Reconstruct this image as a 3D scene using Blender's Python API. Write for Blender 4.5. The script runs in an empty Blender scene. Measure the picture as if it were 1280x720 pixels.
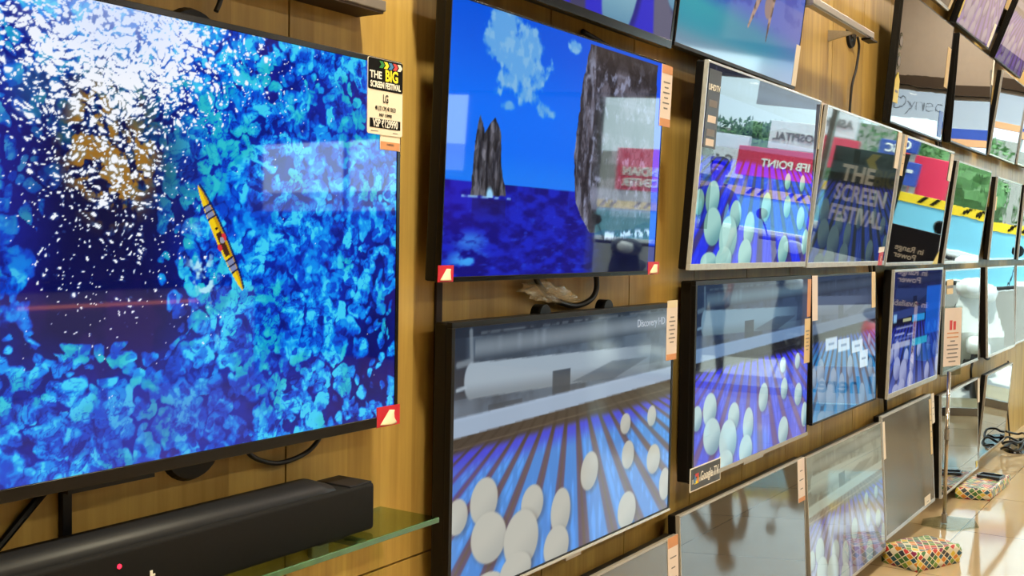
import bpy, bmesh, math, random
import numpy as np
from mathutils import Vector, Matrix, Euler
random.seed(7)
SC = bpy.context.scene
COL = SC.collection
H = 1.30          # camera height above the floor
D = 1.2564        # camera distance from the television wall
PI = math.pi

# ------------------------------------------------------------------ materials
def lin(c):
    return tuple(((v/255)/12.92 if v/255 <= .04045 else ((v/255+.055)/1.055)**2.4) for v in c)

def mat(name, rgb, rough=.5, metal=0., spec=.5, noise=.06, nscale=20., emit=None, estr=1., alpha=1., coat=0.):
    m = bpy.data.materials.new(name); m.use_nodes = True
    nt = m.node_tree; b = nt.nodes['Principled BSDF']
    c = (*lin(rgb), 1)
    b.inputs['Base Color'].default_value = c
    b.inputs['Roughness'].default_value = rough
    b.inputs['Metallic'].default_value = metal
    b.inputs['Specular IOR Level'].default_value = spec
    b.inputs['Coat Weight'].default_value = coat
    if noise:
        tc = nt.nodes.new('ShaderNodeTexCoord'); n = nt.nodes.new('ShaderNodeTexNoise')
        n.inputs['Scale'].default_value = nscale; n.inputs['Detail'].default_value = 4
        nt.links.new(tc.outputs['Object'], n.inputs['Vector'])
        mr = nt.nodes.new('ShaderNodeMapRange'); mr.inputs['To Min'].default_value = 1-noise*2; mr.inputs['To Max'].default_value = 1+noise*2
        nt.links.new(n.outputs['Fac'], mr.inputs['Value'])
        mx = nt.nodes.new('ShaderNodeMix'); mx.data_type = 'RGBA'; mx.blend_type = 'MULTIPLY'; mx.inputs[0].default_value = 1
        mx.inputs[6].default_value = c; nt.links.new(mr.outputs[0], mx.inputs[7])
        nt.links.new(mx.outputs[2], b.inputs['Base Color'])
    if emit:
        b.inputs['Emission Color'].default_value = (*lin(emit), 1); b.inputs['Emission Strength'].default_value = estr
    if alpha < 1: b.inputs['Alpha'].default_value = alpha
    return m

def wood_mat(name, dark, light, scale=1.):
    m = bpy.data.materials.new(name); m.use_nodes = True
    nt = m.node_tree; N = nt.nodes; L = nt.links; b = N['Principled BSDF']
    tc = N.new('ShaderNodeTexCoord')
    mp = N.new('ShaderNodeMapping'); mp.inputs['Scale'].default_value = (9*scale, 9*scale, .9*scale)
    L.new(tc.outputs['Object'], mp.inputs['Vector'])
    n1 = N.new('ShaderNodeTexNoise'); n1.inputs['Scale'].default_value = 2.2; n1.inputs['Detail'].default_value = 8; n1.inputs['Roughness'].default_value = .62
    L.new(mp.outputs[0], n1.inputs['Vector'])
    mp2 = N.new('ShaderNodeMapping'); mp2.inputs['Scale'].default_value = (70, 70, 1.6)
    L.new(tc.outputs['Object'], mp2.inputs['Vector'])
    n2 = N.new('ShaderNodeTexNoise'); n2.inputs['Scale'].default_value = 1.5; n2.inputs['Detail'].default_value = 5
    L.new(mp2.outputs[0], n2.inputs['Vector'])
    # board-to-board tone, boards of ~7 cm as printed in the laminate
    sx = N.new('ShaderNodeSeparateXYZ'); L.new(tc.outputs['Object'], sx.inputs[0])
    mu = N.new('ShaderNodeMath'); mu.operation = 'MULTIPLY'; mu.inputs[1].default_value = 11.3; L.new(sx.outputs[0], mu.inputs[0])
    fl = N.new('ShaderNodeMath'); fl.operation = 'FLOOR'; L.new(mu.outputs[0], fl.inputs[0])
    wn = N.new('ShaderNodeTexWhiteNoise'); wn.noise_dimensions = '1D'; L.new(fl.outputs[0], wn.inputs['W'])
    a = N.new('ShaderNodeMath'); a.operation = 'MULTIPLY_ADD'; a.inputs[1].default_value = .55; L.new(n1.outputs['Fac'], a.inputs[0])
    a2 = N.new('ShaderNodeMath'); a2.operation = 'MULTIPLY_ADD'; a2.inputs[1].default_value = .22; L.new(n2.outputs['Fac'], a2.inputs[0])
    w2 = N.new('ShaderNodeMath'); w2.operation = 'MULTIPLY'; w2.inputs[1].default_value = .16; L.new(wn.outputs['Value'], w2.inputs[0])
    L.new(w2.outputs[0], a2.inputs[2]); L.new(a2.outputs[0], a.inputs[2])
    cr = N.new('ShaderNodeValToRGB'); cr.color_ramp.elements[0].position = .22; cr.color_ramp.elements[1].position = .72
    cr.color_ramp.elements[0].color = (*lin(dark), 1); cr.color_ramp.elements[1].color = (*lin(light), 1)
    L.new(a.outputs[0], cr.inputs[0]); L.new(cr.outputs[0], b.inputs['Base Color'])
    b.inputs['Roughness'].default_value = .42; b.inputs['Specular IOR Level'].default_value = .3
    bp = N.new('ShaderNodeBump'); bp.inputs['Strength'].default_value = .08; L.new(n2.outputs['Fac'], bp.inputs['Height']); L.new(bp.outputs[0], b.inputs['Normal'])
    return m

def screen_mat(name, lit=True, rough=.03, wave=.0, strength=1., base=(6, 6, 8), ior=1.5):
    """glass television panel; a lit one shows the picture stored on its grid"""
    m = bpy.data.materials.new(name); m.use_nodes = True
    nt = m.node_tree; N = nt.nodes; L = nt.links; b = N['Principled BSDF']
    b.inputs['Base Color'].default_value = (*lin(base), 1)
    b.inputs['Roughness'].default_value = rough; b.inputs['IOR'].default_value = ior
    if lit:
        at = N.new('ShaderNodeAttribute'); at.attribute_name = 'picture'
        L.new(at.outputs['Color'], b.inputs['Emission Color']); b.inputs['Emission Strength'].default_value = strength
        m.cycles.emission_sampling = 'NONE'
    if wave:
        tc = N.new('ShaderNodeTexCoord'); mp = N.new('ShaderNodeMapping'); mp.inputs['Scale'].default_value = (2.2, 2.2, 4.)
        n = N.new('ShaderNodeTexNoise'); n.inputs['Scale'].default_value = 1.6; n.inputs['Detail'].default_value = 2
        L.new(tc.outputs['Object'], mp.inputs[0]); L.new(mp.outputs[0], n.inputs['Vector'])
        bp = N.new('ShaderNodeBump'); bp.inputs['Strength'].default_value = 1.; bp.inputs['Distance'].default_value = wave
        L.new(n.outputs['Fac'], bp.inputs['Height']); L.new(bp.outputs[0], b.inputs['Normal'])
    return m

def schlick(N, L, gl=1.):
    lw = N.new('ShaderNodeLayerWeight'); lw.inputs[0].default_value = .5
    p = N.new('ShaderNodeMath'); p.operation = 'POWER'; p.inputs[1].default_value = 5; L.new(lw.outputs['Facing'], p.inputs[0])
    a = N.new('ShaderNodeMath'); a.operation = 'MULTIPLY_ADD'; a.inputs[1].default_value = .96*gl; a.inputs[2].default_value = .04*gl; L.new(p.outputs[0], a.inputs[0])
    return a.outputs[0]
def pane_mat(name, tint=(235, 245, 242), gl=1.):
    m = bpy.data.materials.new(name); m.use_nodes = True
    nt = m.node_tree; N = nt.nodes; L = nt.links
    for n in list(N): N.remove(n)
    o = N.new('ShaderNodeOutputMaterial'); mx = N.new('ShaderNodeMixShader'); t = N.new('ShaderNodeBsdfTransparent'); g = N.new('ShaderNodeBsdfGlossy')
    t.inputs[0].default_value = (*lin(tint), 1); g.inputs['Roughness'].default_value = .01; f = schlick(N, L, gl)
    L.new(f, mx.inputs[0]); L.new(t.outputs[0], mx.inputs[1]); L.new(g.outputs[0], mx.inputs[2]); L.new(mx.outputs[0], o.inputs[0])
    return m

M = {}
M['black'] = mat('black_plastic', (11, 10, 11), .4, spec=.25, noise=.05)
M['black_gloss'] = mat('black_gloss_plastic', (11, 10, 11), .2, spec=.35, noise=.02)
M['dark_cable'] = mat('cable_rubber', (14, 13, 14), .5, noise=.03)
M['silver'] = mat('film_wrapped_silver_frame', (196, 200, 202), .22, .25, noise=.10, nscale=60)
M['dull_silver'] = mat('dull_silver_frame', (168, 160, 148), .3, .3, noise=.08, nscale=50)
M['aluminium'] = mat('brushed_aluminium', (170, 165, 158), .35, .7, noise=.06, nscale=90)
M['greywood'] = mat('grey_weathered_shelf', (112, 104, 98), .6, noise=.18, nscale=18)
M['paper'] = mat('white_paper', (238, 226, 206), .6, noise=.02)
M['paper_pink'] = mat('pale_pink_paper', (232, 216, 206), .6, noise=.03)
M['paper_cream'] = mat('cream_paper', (228, 200, 150), .6, noise=.03)
M['orange'] = mat('orange_print', (214, 150, 104), .6, noise=.04)
M['print_black'] = mat('black_print', (10, 9, 9), .6, spec=.1, noise=.02)
M['print_white'] = mat('white_print', (245, 240, 230), .5, noise=.0)
M['print_yellow'] = mat('yellow_print', (245, 225, 30), .5, noise=.0)
M['print_green'] = mat('green_print', (40, 135, 60), .5, noise=.0)
M['print_blue'] = mat('blue_print', (60, 130, 190), .5, noise=.0)
M['print_red'] = mat('red_print', (215, 60, 60), .5, noise=.0)
M['print_orange'] = mat('orange_logo_print', (240, 130, 40), .5, noise=.0)
M['print_grey'] = mat('grey_print', (120, 112, 108), .5, noise=.0)
M['sticker_red'] = mat('red_sticker', (205, 22, 48), .4, noise=.03)
M['sticker_peel'] = mat('cream_peel', (232, 216, 180), .4, noise=.04)
M['blue_sticker'] = mat('blue_sticker', (40, 100, 200), .4, noise=.02)
M['yellow_sticker'] = mat('yellow_sticker', (225, 200, 60), .4, noise=.04)
M['card_dark'] = mat('dark_card', (38, 30, 26), .35, noise=.05)
M['wood'] = wood_mat('wood_laminate', (142, 108, 50), (212, 178, 98))
M['groove'] = mat('groove_dark', (48, 30, 16), .7, noise=.05)
M['soundbar'] = mat('soundbar_fabric', (16, 15, 15), .8, spec=.2, noise=.16, nscale=260)
M['soundbar_top'] = mat('soundbar_top', (18, 19, 24), .5, spec=.3, noise=.05)
M['led_red'] = mat('led_red', (255, 30, 60), .4, emit=(255, 30, 60), estr=3., noise=0)
M['chrome'] = mat('chrome_pole', (200, 190, 175), .15, .9, noise=.02)
M['white_wall'] = mat('painted_wall', (206, 200, 190), .8, noise=.03)
M['ceiling'] = mat('ceiling_paint', (216, 202, 186), .85, noise=.03)
M['facade'] = mat('grey_facade', (150, 146, 140), .8, noise=.05)
M['asphalt'] = mat('asphalt', (170, 168, 164), .9, noise=.1, nscale=8)
M['pavement'] = mat('pavement', (176, 168, 156), .8, noise=.08, nscale=10)
M['barricade_blue'] = mat('barricade_blue', (120, 190, 215), .5, noise=.04, nscale=3)
M['barricade_yellow'] = mat('barricade_yellow', (240, 200, 40), .5, noise=.03)
M['sign_red'] = mat('sign_red', (214, 40, 74), .5, noise=.03)
M['sign_white'] = mat('sign_white', (232, 232, 236), .5, noise=.03)
M['sign_blue'] = mat('sign_blue', (40, 66, 150), .5, noise=.03)
M['leaf'] = mat('tree_leaves', (74, 116, 60), .6, noise=.42, nscale=14)
M['bark'] = mat('tree_bark', (92, 74, 56), .9, noise=.2, nscale=20)
M['rubber'] = mat('tyre_rubber', (24, 24, 25), .8)
M['car_white'] = mat('car_white', (226, 228, 230), .25, coat=.5, noise=.01)
M['car_glass'] = mat('car_glass', (20, 26, 30), .05, noise=0)
M['scooter_white'] = mat('scooter_white', (222, 222, 220), .25, coat=.5, noise=.01)
M['scooter_red'] = mat('scooter_red', (190, 30, 44), .25, coat=.5, noise=.01)
M['scooter_dark'] = mat('scooter_dark', (44, 46, 52), .3, coat=.3, noise=.02)
M['pane'] = pane_mat('shop_window_glass')
M['acrylic'] = pane_mat('clear_acrylic', (228, 232, 228), .3)
M['lamp'] = mat('lamp_diffuser', (255, 250, 240), .5, emit=(255, 246, 230), estr=14, noise=0)
M['led_strip'] = mat('led_strip', (255, 170, 100), .5, emit=(255, 150, 80), estr=4, noise=0)
M['skin'] = mat('skin', (150, 104, 78), .55, noise=.03)
M['shirt'] = mat('dark_shirt', (34, 36, 44), .8, noise=.06)
M['trousers'] = mat('black_trousers', (22, 22, 25), .8, noise=.06)
M['hair'] = mat('black_hair', (16, 14, 13), .6, noise=.1)

def glass_shelf_mat():
    m = bpy.data.materials.new('green_edge_glass'); m.use_nodes = True
    nt = m.node_tree; N = nt.nodes; L = nt.links
    for n in list(N): N.remove(n)
    o = N.new('ShaderNodeOutputMaterial'); mx = N.new('ShaderNodeMixShader'); t = N.new('ShaderNodeBsdfTransparent'); g = N.new('ShaderNodeBsdfGlossy')
    t.inputs[0].default_value = (*lin((208, 228, 200)), 1); g.inputs['Roughness'].default_value = .02; f = schlick(N, L)
    L.new(f, mx.inputs[0]); L.new(t.outputs[0], mx.inputs[1]); L.new(g.outputs[0], mx.inputs[2]); L.new(mx.outputs[0], o.inputs[0])
    return m
M['glass_shelf'] = glass_shelf_mat()
M['glass_edge'] = mat('glass_green_edge', (74, 112, 78), .15, noise=.15, nscale=30)

def floor_mat():
    m = bpy.data.materials.new('polished_beige_tiles'); m.use_nodes = True
    nt = m.node_tree; N = nt.nodes; L = nt.links; b = N['Principled BSDF']
    tc = N.new('ShaderNodeTexCoord')
    br = N.new('ShaderNodeTexBrick'); br.offset = 0; br.inputs['Scale'].default_value = 1
    br.inputs['Brick Width'].default_value = .8; br.inputs['Row Height'].default_value = .8; br.inputs['Mortar Size'].default_value = .0025
    br.inputs['Color1'].default_value = (*lin((206, 182, 142)), 1); br.inputs['Color2'].default_value = (*lin((200, 176, 136)), 1); br.inputs['Mortar'].default_value = (*lin((120, 100, 72)), 1)
    mp = N.new('ShaderNodeMapping'); mp.inputs['Location'].default_value = (.25, .25, 0); L.new(tc.outputs['Object'], mp.inputs[0]); L.new(mp.outputs[0], br.inputs['Vector'])
    n = N.new('ShaderNodeTexNoise'); n.inputs['Scale'].default_value = 3; n.inputs['Detail'].default_value = 6; L.new(tc.outputs['Object'], n.inputs['Vector'])
    mr = N.new('ShaderNodeMapRange'); mr.inputs['To Min'].default_value = .88; mr.inputs['To Max'].default_value = 1.1; L.new(n.outputs['Fac'], mr.inputs['Value'])
    mx = N.new('ShaderNodeMix'); mx.data_type = 'RGBA'; mx.blend_type = 'MULTIPLY'; mx.inputs[0].default_value = 1
    L.new(br.outputs['Color'], mx.inputs[6]); L.new(mr.outputs[0], mx.inputs[7]); L.new(mx.outputs[2], b.inputs['Base Color'])
    b.inputs['Roughness'].default_value = .06; b.inputs['IOR'].default_value = 1.5
    return m
M['floor'] = floor_mat()

def weave_mat():
    """printed paper: zig-zag rows of small coloured lozenges"""
    m = bpy.data.materials.new('multicolour_woven_print'); m.use_nodes = True
    nt = m.node_tree; N = nt.nodes; L = nt.links; b = N['Principled BSDF']
    uv = N.new('ShaderNodeTexCoord'); mp = N.new('ShaderNodeMapping'); mp.inputs['Rotation'].default_value = (0, 0, PI/4); mp.inputs['Scale'].default_value = (40, 40, 40)
    L.new(uv.outputs['UV'], mp.inputs[0])
    fl = N.new('ShaderNodeVectorMath'); fl.operation = 'FLOOR'; L.new(mp.outputs[0], fl.inputs[0])
    wn = N.new('ShaderNodeTexWhiteNoise'); wn.noise_dimensions = '2D'; L.new(fl.outputs[0], wn.inputs['Vector'])
    cr = N.new('ShaderNodeValToRGB'); cr.color_ramp.interpolation = 'CONSTANT'
    cols = [(206, 60, 50), (226, 140, 40), (230, 200, 70), (70, 120, 60), (40, 90, 110), (150, 40, 80), (235, 225, 200), (120, 160, 60), (60, 60, 66)]
    e = cr.color_ramp.elements
    for i, c in enumerate(cols):
        if i < 2: el = e[i]; el.position = i/len(cols)
        else: el = e.new(i/len(cols))
        el.color = (*lin(c), 1)
    L.new(wn.outputs['Value'], cr.inputs[0])
    fr = N.new('ShaderNodeVectorMath'); fr.operation = 'FRACTION'; L.new(mp.outputs[0], fr.inputs[0])
    sx = N.new('ShaderNodeSeparateXYZ'); L.new(fr.outputs[0], sx.inputs[0])
    mn = N.new('ShaderNodeMath'); mn.operation = 'MINIMUM'; L.new(sx.outputs[0], mn.inputs[0]); L.new(sx.outputs[1], mn.inputs[1])
    lt = N.new('ShaderNodeMath'); lt.operation = 'LESS_THAN'; lt.inputs[1].default_value = .16; L.new(mn.outputs[0], lt.inputs[0])
    mx = N.new('ShaderNodeMix'); mx.data_type = 'RGBA'; L.new(lt.outputs[0], mx.inputs[0]); L.new(cr.outputs[0], mx.inputs[6]); mx.inputs[7].default_value = (*lin((238, 226, 196)), 1)
    L.new(mx.outputs[2], b.inputs['Base Color']); b.inputs['Roughness'].default_value = .4
    return m
M['weave'] = weave_mat()

# ------------------------------------------------------------------ object helpers
def tag(o, label=None, cat=None, group=None, kind=None):
    if label: o['label'] = label
    if cat: o['category'] = cat
    if group: o['group'] = group
    if kind: o['kind'] = kind
    return o

def empty(name, loc, rot=(0, 0, 0), label=None, cat=None, group=None):
    o = bpy.data.objects.new(name, None); COL.objects.link(o); o.location = loc; o.rotation_euler = rot
    o.empty_display_size = .05
    return tag(o, label, cat, group)

def obj(name, me, m=None, parent=None, smooth=False):
    if isinstance(me, bmesh.types.BMesh):
        bm = me; me = bpy.data.meshes.new(name); bmesh.ops.recalc_face_normals(bm, faces=bm.faces); bm.to_mesh(me); bm.free()
    o = bpy.data.objects.new(name, me); COL.objects.link(o)
    for mm in (m if isinstance(m, (list, tuple)) else [m] if m else []): me.materials.append(mm)
    if smooth: me.polygons.foreach_set('use_smooth', [True]*len(me.polygons))
    o.parent = parent
    return o

def bx(bm, x0, x1, y0, y1, z0, z1, bev=0., mi=0, seg=2):
    r = bmesh.ops.create_cube(bm, size=1)
    vs = r['verts']
    for v in vs: v.co = Vector(((x0+x1)/2+v.co.x*(x1-x0), (y0+y1)/2+v.co.y*(y1-y0), (z0+z1)/2+v.co.z*(z1-z0)))
    fs = list({f for v in vs for f in v.link_faces})
    for f in fs: f.material_index = mi
    if bev:
        es = list({e for v in vs for e in v.link_edges})
        rr = bmesh.ops.bevel(bm, geom=es, offset=bev, segments=seg, affect='EDGES', profile=.5)
        for f in rr['faces']: f.material_index = mi
    return bm

def box(name, dims, m, parent=None, bev=0.):
    return obj(name, bx(bmesh.new(), *dims, bev), m, parent)

def cyl(bm, p0, p1, r0, r1=None, n=20, mi=0):
    r1 = r0 if r1 is None else r1
    p0 = Vector(p0); p1 = Vector(p1); d = p1-p0
    q = d.to_track_quat('Z', 'Y').to_matrix().to_4x4()
    r = bmesh.ops.create_cone(bm, cap_ends=True, segments=n, radius1=r0, radius2=r1, depth=d.length, matrix=Matrix.Translation((p0+p1)/2) @ q)
    for v in r['verts']:
        for f in v.link_faces: f.material_index = mi
    return bm

def tube(name, pts, r, m, parent=None):
    """a round cable along a smooth path, as one mesh"""
    P = [Vector(p) for p in pts]; out = []
    n = len(P)
    for i in range(n-1):
        a, b, c, d = P[max(i-1, 0)], P[i], P[i+1], P[min(i+2, n-1)]
        for k in range(8):
            t = k/8
            out.append(.5*((2*b)+(c-a)*t+(2*a-5*b+4*c-d)*t*t+(3*b-a-3*c+d)*t**3))
    out.append(P[-1])
    bm = bmesh.new(); rings = []; up = Vector((0.3, .9, .2)).normalized()
    for i, p in enumerate(out):
        t = (out[min(i+1, len(out)-1)]-out[max(i-1, 0)]).normalized()
        s = t.cross(up).normalized(); w = s.cross(t)
        rings.append([bm.verts.new(p+r*(math.cos(k*PI/4)*s+math.sin(k*PI/4)*w)) for k in range(8)])
    for a, b in zip(rings, rings[1:]):
        for k in range(8): bm.faces.new((a[k], a[(k+1) % 8], b[(k+1) % 8], b[k]))
    bm.faces.new(rings[0]); bm.faces.new(rings[-1][::-1])
    return obj(name, bm, m, parent, True)

def prism(name, poly, y0, y1, m, parent=None):
    """polygon in x,z given a thickness along y"""
    bm = bmesh.new()
    a = [bm.verts.new((x, y0, z)) for x, z in poly]; b = [bm.verts.new((x, y1, z)) for x, z in poly]
    bm.faces.new(a); bm.faces.new(b[::-1])
    for i in range(len(poly)): j = (i+1) % len(poly); bm.faces.new((a[i], a[j], b[j], b[i]))
    return obj(name, bm, m, parent)

def text(body, size, loc, m, parent, rot=(PI/2, 0, 0), align='CENTER', ext=.0002, sx=1., bold=0., name='lettering'):
    c = bpy.data.curves.new(name, 'FONT'); c.body = body; c.size = size; c.align_x = align; c.align_y = 'CENTER'; c.extrude = ext; c.offset = bold; c.resolution_u = 3
    o = bpy.data.objects.new(name, c); COL.objects.link(o); o.parent = parent; o.location = loc; o.rotation_euler = rot; o.scale = (sx, 1, 1)
    c.materials.append(m); bpy.context.view_layer.update()
    me = bpy.data.meshes.new_from_object(o.evaluated_get(bpy.context.evaluated_depsgraph_get())); bpy.data.objects.remove(o)
    o = bpy.data.objects.new(name, me); COL.objects.link(o); o.parent = parent; o.location = loc; o.rotation_euler = rot; o.scale = (sx, 1, 1)
    return o

# ------------------------------------------------------------------ pictures shown on the screens (painted as numbers, stored on a grid)
def sm(a, b, x): t = np.clip((x-a)/(b-a), 0, 1); return t*t*(3-2*t)
def vn(U, V, fx, fy, seed):
    r = np.random.RandomState(seed).rand(int(fy)+3, int(fx)+3)
    x = np.clip(U, 0, .99999)*fx; y = np.clip(V, 0, .99999)*fy; i = x.astype(int); j = y.astype(int)
    a = x-i; b = y-j; a = a*a*(3-2*a); b = b*b*(3-2*b)
    return (r[j, i]*(1-a)+r[j, i+1]*a)*(1-b)+(r[j+1, i]*(1-a)+r[j+1, i+1]*a)*b
def fbm(U, V, f, seed, o=5, asp=1.75):
    s = 0; w = .5
    for k in range(o): s = s+w*vn(U, V, f*asp*2**k, f*2**k, seed+k); w *= .5
    return s/(1-.5**o)
def voro(X, Y, n, seed):
    rs = np.random.RandomState(seed); W = 64; jx = rs.rand(W, W); jy = rs.rand(W, W); cv = rs.rand(W, W)
    x = X*n; y = Y*n; i = np.floor(x).astype(int); j = np.floor(y).astype(int)
    f1 = np.full(x.shape, 9.); f2 = np.full(x.shape, 9.); c = np.zeros(x.shape)
    for a in (-1, 0, 1):
        for b in (-1, 0, 1):
            I = (i+a) % W; J = (j+b) % W
            d = np.hypot(i+a+jx[J, I]-x, j+b+jy[J, I]-y)
            m = d < f1; f2 = np.where(m, f1, np.minimum(f2, d)); c = np.where(m, cv[J, I], c); f1 = np.where(m, d, f1)
    return f1, f2, c
def mix(a, b, t): return a*(1-t[..., None])+np.asarray(b, float)*t[..., None]
def flat(U, c): return np.ones(U.shape+(3,))*np.asarray(c, float)
def ell(U, V, cu, cv, ru, rv, ang=0., soft=.08):
    x = (U-cu)*1.75; y = V-cv; c, s = math.cos(ang), math.sin(ang)
    a = (x*c+y*s)/(ru*1.75); b = (-x*s+y*c)/rv
    return 1-sm(1-soft, 1+soft, np.sqrt(a*a+b*b))
def seg(U, V, p, q, w, soft=.4):
    px, py = p[0]*1.75, p[1]; qx, qy = q[0]*1.75, q[1]; dx, dy = qx-px, qy-py
    t = np.clip(((U*1.75-px)*dx+(V-py)*dy)/(dx*dx+dy*dy), 0, 1)
    return 1-sm(w*(1-soft), w*(1+soft), np.hypot(U*1.75-px-t*dx, V-py-t*dy)), t
def poly(U, V, P):
    ins = np.zeros(U.shape, bool); n = len(P)
    for k in range(n):
        (x0, y0), (x1, y1) = P[k], P[(k+1) % n]
        if y0 == y1: continue
        ins ^= ((y0 > V) != (y1 > V)) & (U < (x1-x0)*(V-y0)/(y1-y0)+x0)
    return ins.astype(float)

def rank(a):
    r = np.empty(a.size); r[np.argsort(a.ravel(), kind='stable')] = np.arange(a.size)/a.size; return r.reshape(a.shape)
def ocean(U, V):
    wx = fbm(U, V, 16, 3, 5)-.5; wy = fbm(U, V, 16, 13, 5)-.5
    X = U*1.75+.052*wx; Y = V+.052*wy
    det = fbm(U+.03*wy, V+.03*wx, 34, 21, 5); det2 = fbm(U, V, 9, 61, 4); fine = fbm(U+.05*wx, V+.05*wy, 60, 91, 3)
    dens = .86+.8*(fbm(U, V, 3.2, 31, 3)-.5)
    dens = dens-.95*ell(U, V, .475, .44, .10, .19, 0, .75)-.30*ell(U, V, .37, .33, .07, .08, .3, .8)-.35*ell(U, V, .42, .70, .08, .14, 0, .8)-.55*ell(U, V, .955, .20, .06, .17, 0, .8)+.15*ell(U, V, .80, .55, .2, .3, 0, .9)
    dens = np.clip(dens, 0, 1); k = np.zeros(U.shape)
    for n_, sd_, gn in ((13, 5, .85), (18, 9, 1.), (24, 15, .9), (36, 19, .75)):
        f1, f2, c = voro(X+.013*sd_, Y+.017*sd_, n_, sd_); m = sm(dens+.03, dens-.03, c+.12)*(1-sm(.34, .50, f1)); t = (.30+.70*np.modf(c*37.7+.3)[0])*gn*(1.08-.75*f1)
        k = k*(1-m)+t*m*(.45+.95*sm(.3, .7, det))
    k = 1.22*k*(.50+.9*det2); k = k*(1-.6*np.clip(1-np.abs(fine-.5)*15, 0, 1)*sm(.3, .6, det2))
    col = mix(flat(U, (2, 8, 78)), (4, 34, 158), np.clip(dens*1.25*(.3+det), 0, 1))
    col = mix(col, (2, 70, 206), sm(.08, .26, k)); col = mix(col, (4, 136, 236), sm(.26, .48, k)); col = mix(col, (60, 204, 244), sm(.50, .85, k))
    col = mix(col, (24, 176, 176), .55*sm(.52, .72, fbm(U, V, 11, 131, 3))*sm(.25, .5, k))
    col = mix(col, (64, 20, 110), .35*sm(.60, .72, fbm(U, V, 8, 141, 3))*(1-sm(.1, .3, k)))
    # purple veil at the far left and near the lower middle
    col = mix(col, (70, 40, 150), .35*ell(U, V, .335, .66, .05, .2, 0, .8)); col = mix(col, (74, 60, 176), .35*ell(U, V, .56, .09, .12, .07, 0, .9))
    col = mix(col, (60, 170, 190), .4*ell(U, V, .365, .80, .03, .05, 0, .9))
    # tawny rock under the glitter
    gold = ell(U, V, .463, .70, .055, .13, 0, .7)*sm(.42, .58, fbm(U, V, 44, 41, 4))*(.5+.9*sm(.3, .6, fbm(U, V, 12, 45, 3)))
    dk = ell(U, V, .465, .68, .10, .2, 0, .7); col = mix(col, (8, 8, 44), .75*dk)
    col = mix(col, (160, 112, 36), np.clip(gold*1.2, 0, .95))
    # sun glitter: bright flecks, dense near the top and thinning downwards
    g = .95*ell(U, V, .472, .97, .12, .14, 0, .6)+.50*ell(U, V, .45, .84, .11, .18, 0, .8)+.42*ell(U, V, .60, .90, .10, .11, .3, .8)+.36*ell(U, V, .46, .66, .09, .22, 0, .8)+.34*ell(U, V, .345, .92, .06, .12, 0, .8)+.14*ell(U, V, .72, .88, .10, .13, .3, .9)+.12*ell(U, V, .47, .45, .11, .2, 0, .8)+.10*ell(U, V, .60, .40, .05, .2, .3, .9)+.05*ell(U, V, .37, .55, .06, .3, 0, .9)+.02
    g = .60*g*(.45+1.1*fbm(U, V, 10, 151, 4)); sp = np.zeros(U.shape); halo = np.zeros(U.shape)
    for n_, sd_ in ((34, 71), (48, 73), (62, 77), (84, 79)):
        f1, f2, c = voro(X+.02*sd_, 1.5*Y+.01*sd_, n_, sd_); r = .62*np.clip(1.25*g-c, 0, .9)**.55*(.55+.6*np.modf(c*53.1)[0]); r = np.where(g > c, r, 0)
        sp = np.maximum(sp, (1-sm(r*.72, r*1.0+1e-4, f1))*(r > .02)); halo = np.maximum(halo, (1-sm(0, r*2.2+1e-4, f1))*(r > .02))
    col = mix(col, (90, 170, 250), .5*halo); col = mix(col, (244, 247, 255), sp)
    col = mix(col, (200, 218, 255), .6*ell(U, V, .47, 1.0, .10, .10, 0, .9))
    # foam beside the kayak
    fo = ell(U, V, .607, .40, .022, .13, .3, .6)*sm(.55, .75, fbm(U, V, 50, 71, 3)); col = mix(col, (170, 225, 245), fo)
    # kayak
    a, b = (.594, .627), (.673, .376)
    dx, dy = (b[0]-a[0])*1.75, b[1]-a[1]; Ln = math.hypot(dx, dy); ux, uy = dx/Ln, dy/Ln
    px = (U-a[0])*1.75; py = V-a[1]; t = (px*ux+py*uy)/Ln; n = px*uy-py*ux
    w = .0145*np.sqrt(np.clip(1-(2*t-1)**2, 0, 1))**1.35
    hull = (np.abs(n) < w)*((t > 0) & (t < 1)); sh = (np.abs(n+.006) < w)*((t > 0) & (t < 1))
    col = mix(col, (4, 16, 60), .8*sh); col = mix(col, (238, 202, 24), hull.astype(float)); col = mix(col, (196, 150, 10), hull*(n < -.3*w))
    for t0, t1 in ((.19, .30), (.69, .81)):
        col = mix(col, (126, 136, 176), hull*((t > t0) & (t < t1))*(np.abs(n) < .8*w)); 
        for tt in (t0, t1, (t0+t1)/2): col = mix(col, (30, 30, 60), hull*(np.abs(t-tt) < .008))
    col = mix(col, (40, 30, 26), ((t-.40)**2/.012**2+n*n/.004**2 < 1).astype(float))
    col = mix(col, (66, 36, 28), hull*((t > .44) & (t < .66))*(np.abs(n) < .55*w))
    col = mix(col, (214, 50, 60), (((t-.50)/.035)**2+((n+.011)/.006)**2 < 1).astype(float)); col = mix(col, (214, 50, 60), (((t-.56)/.03)**2+((n-.012)/.006)**2 < 1).astype(float))
    col = mix(col, (150, 150, 170), (((t-.515)/.03)**2+((n+.002)/.0062)**2 < 1).astype(float))
    return col

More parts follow.
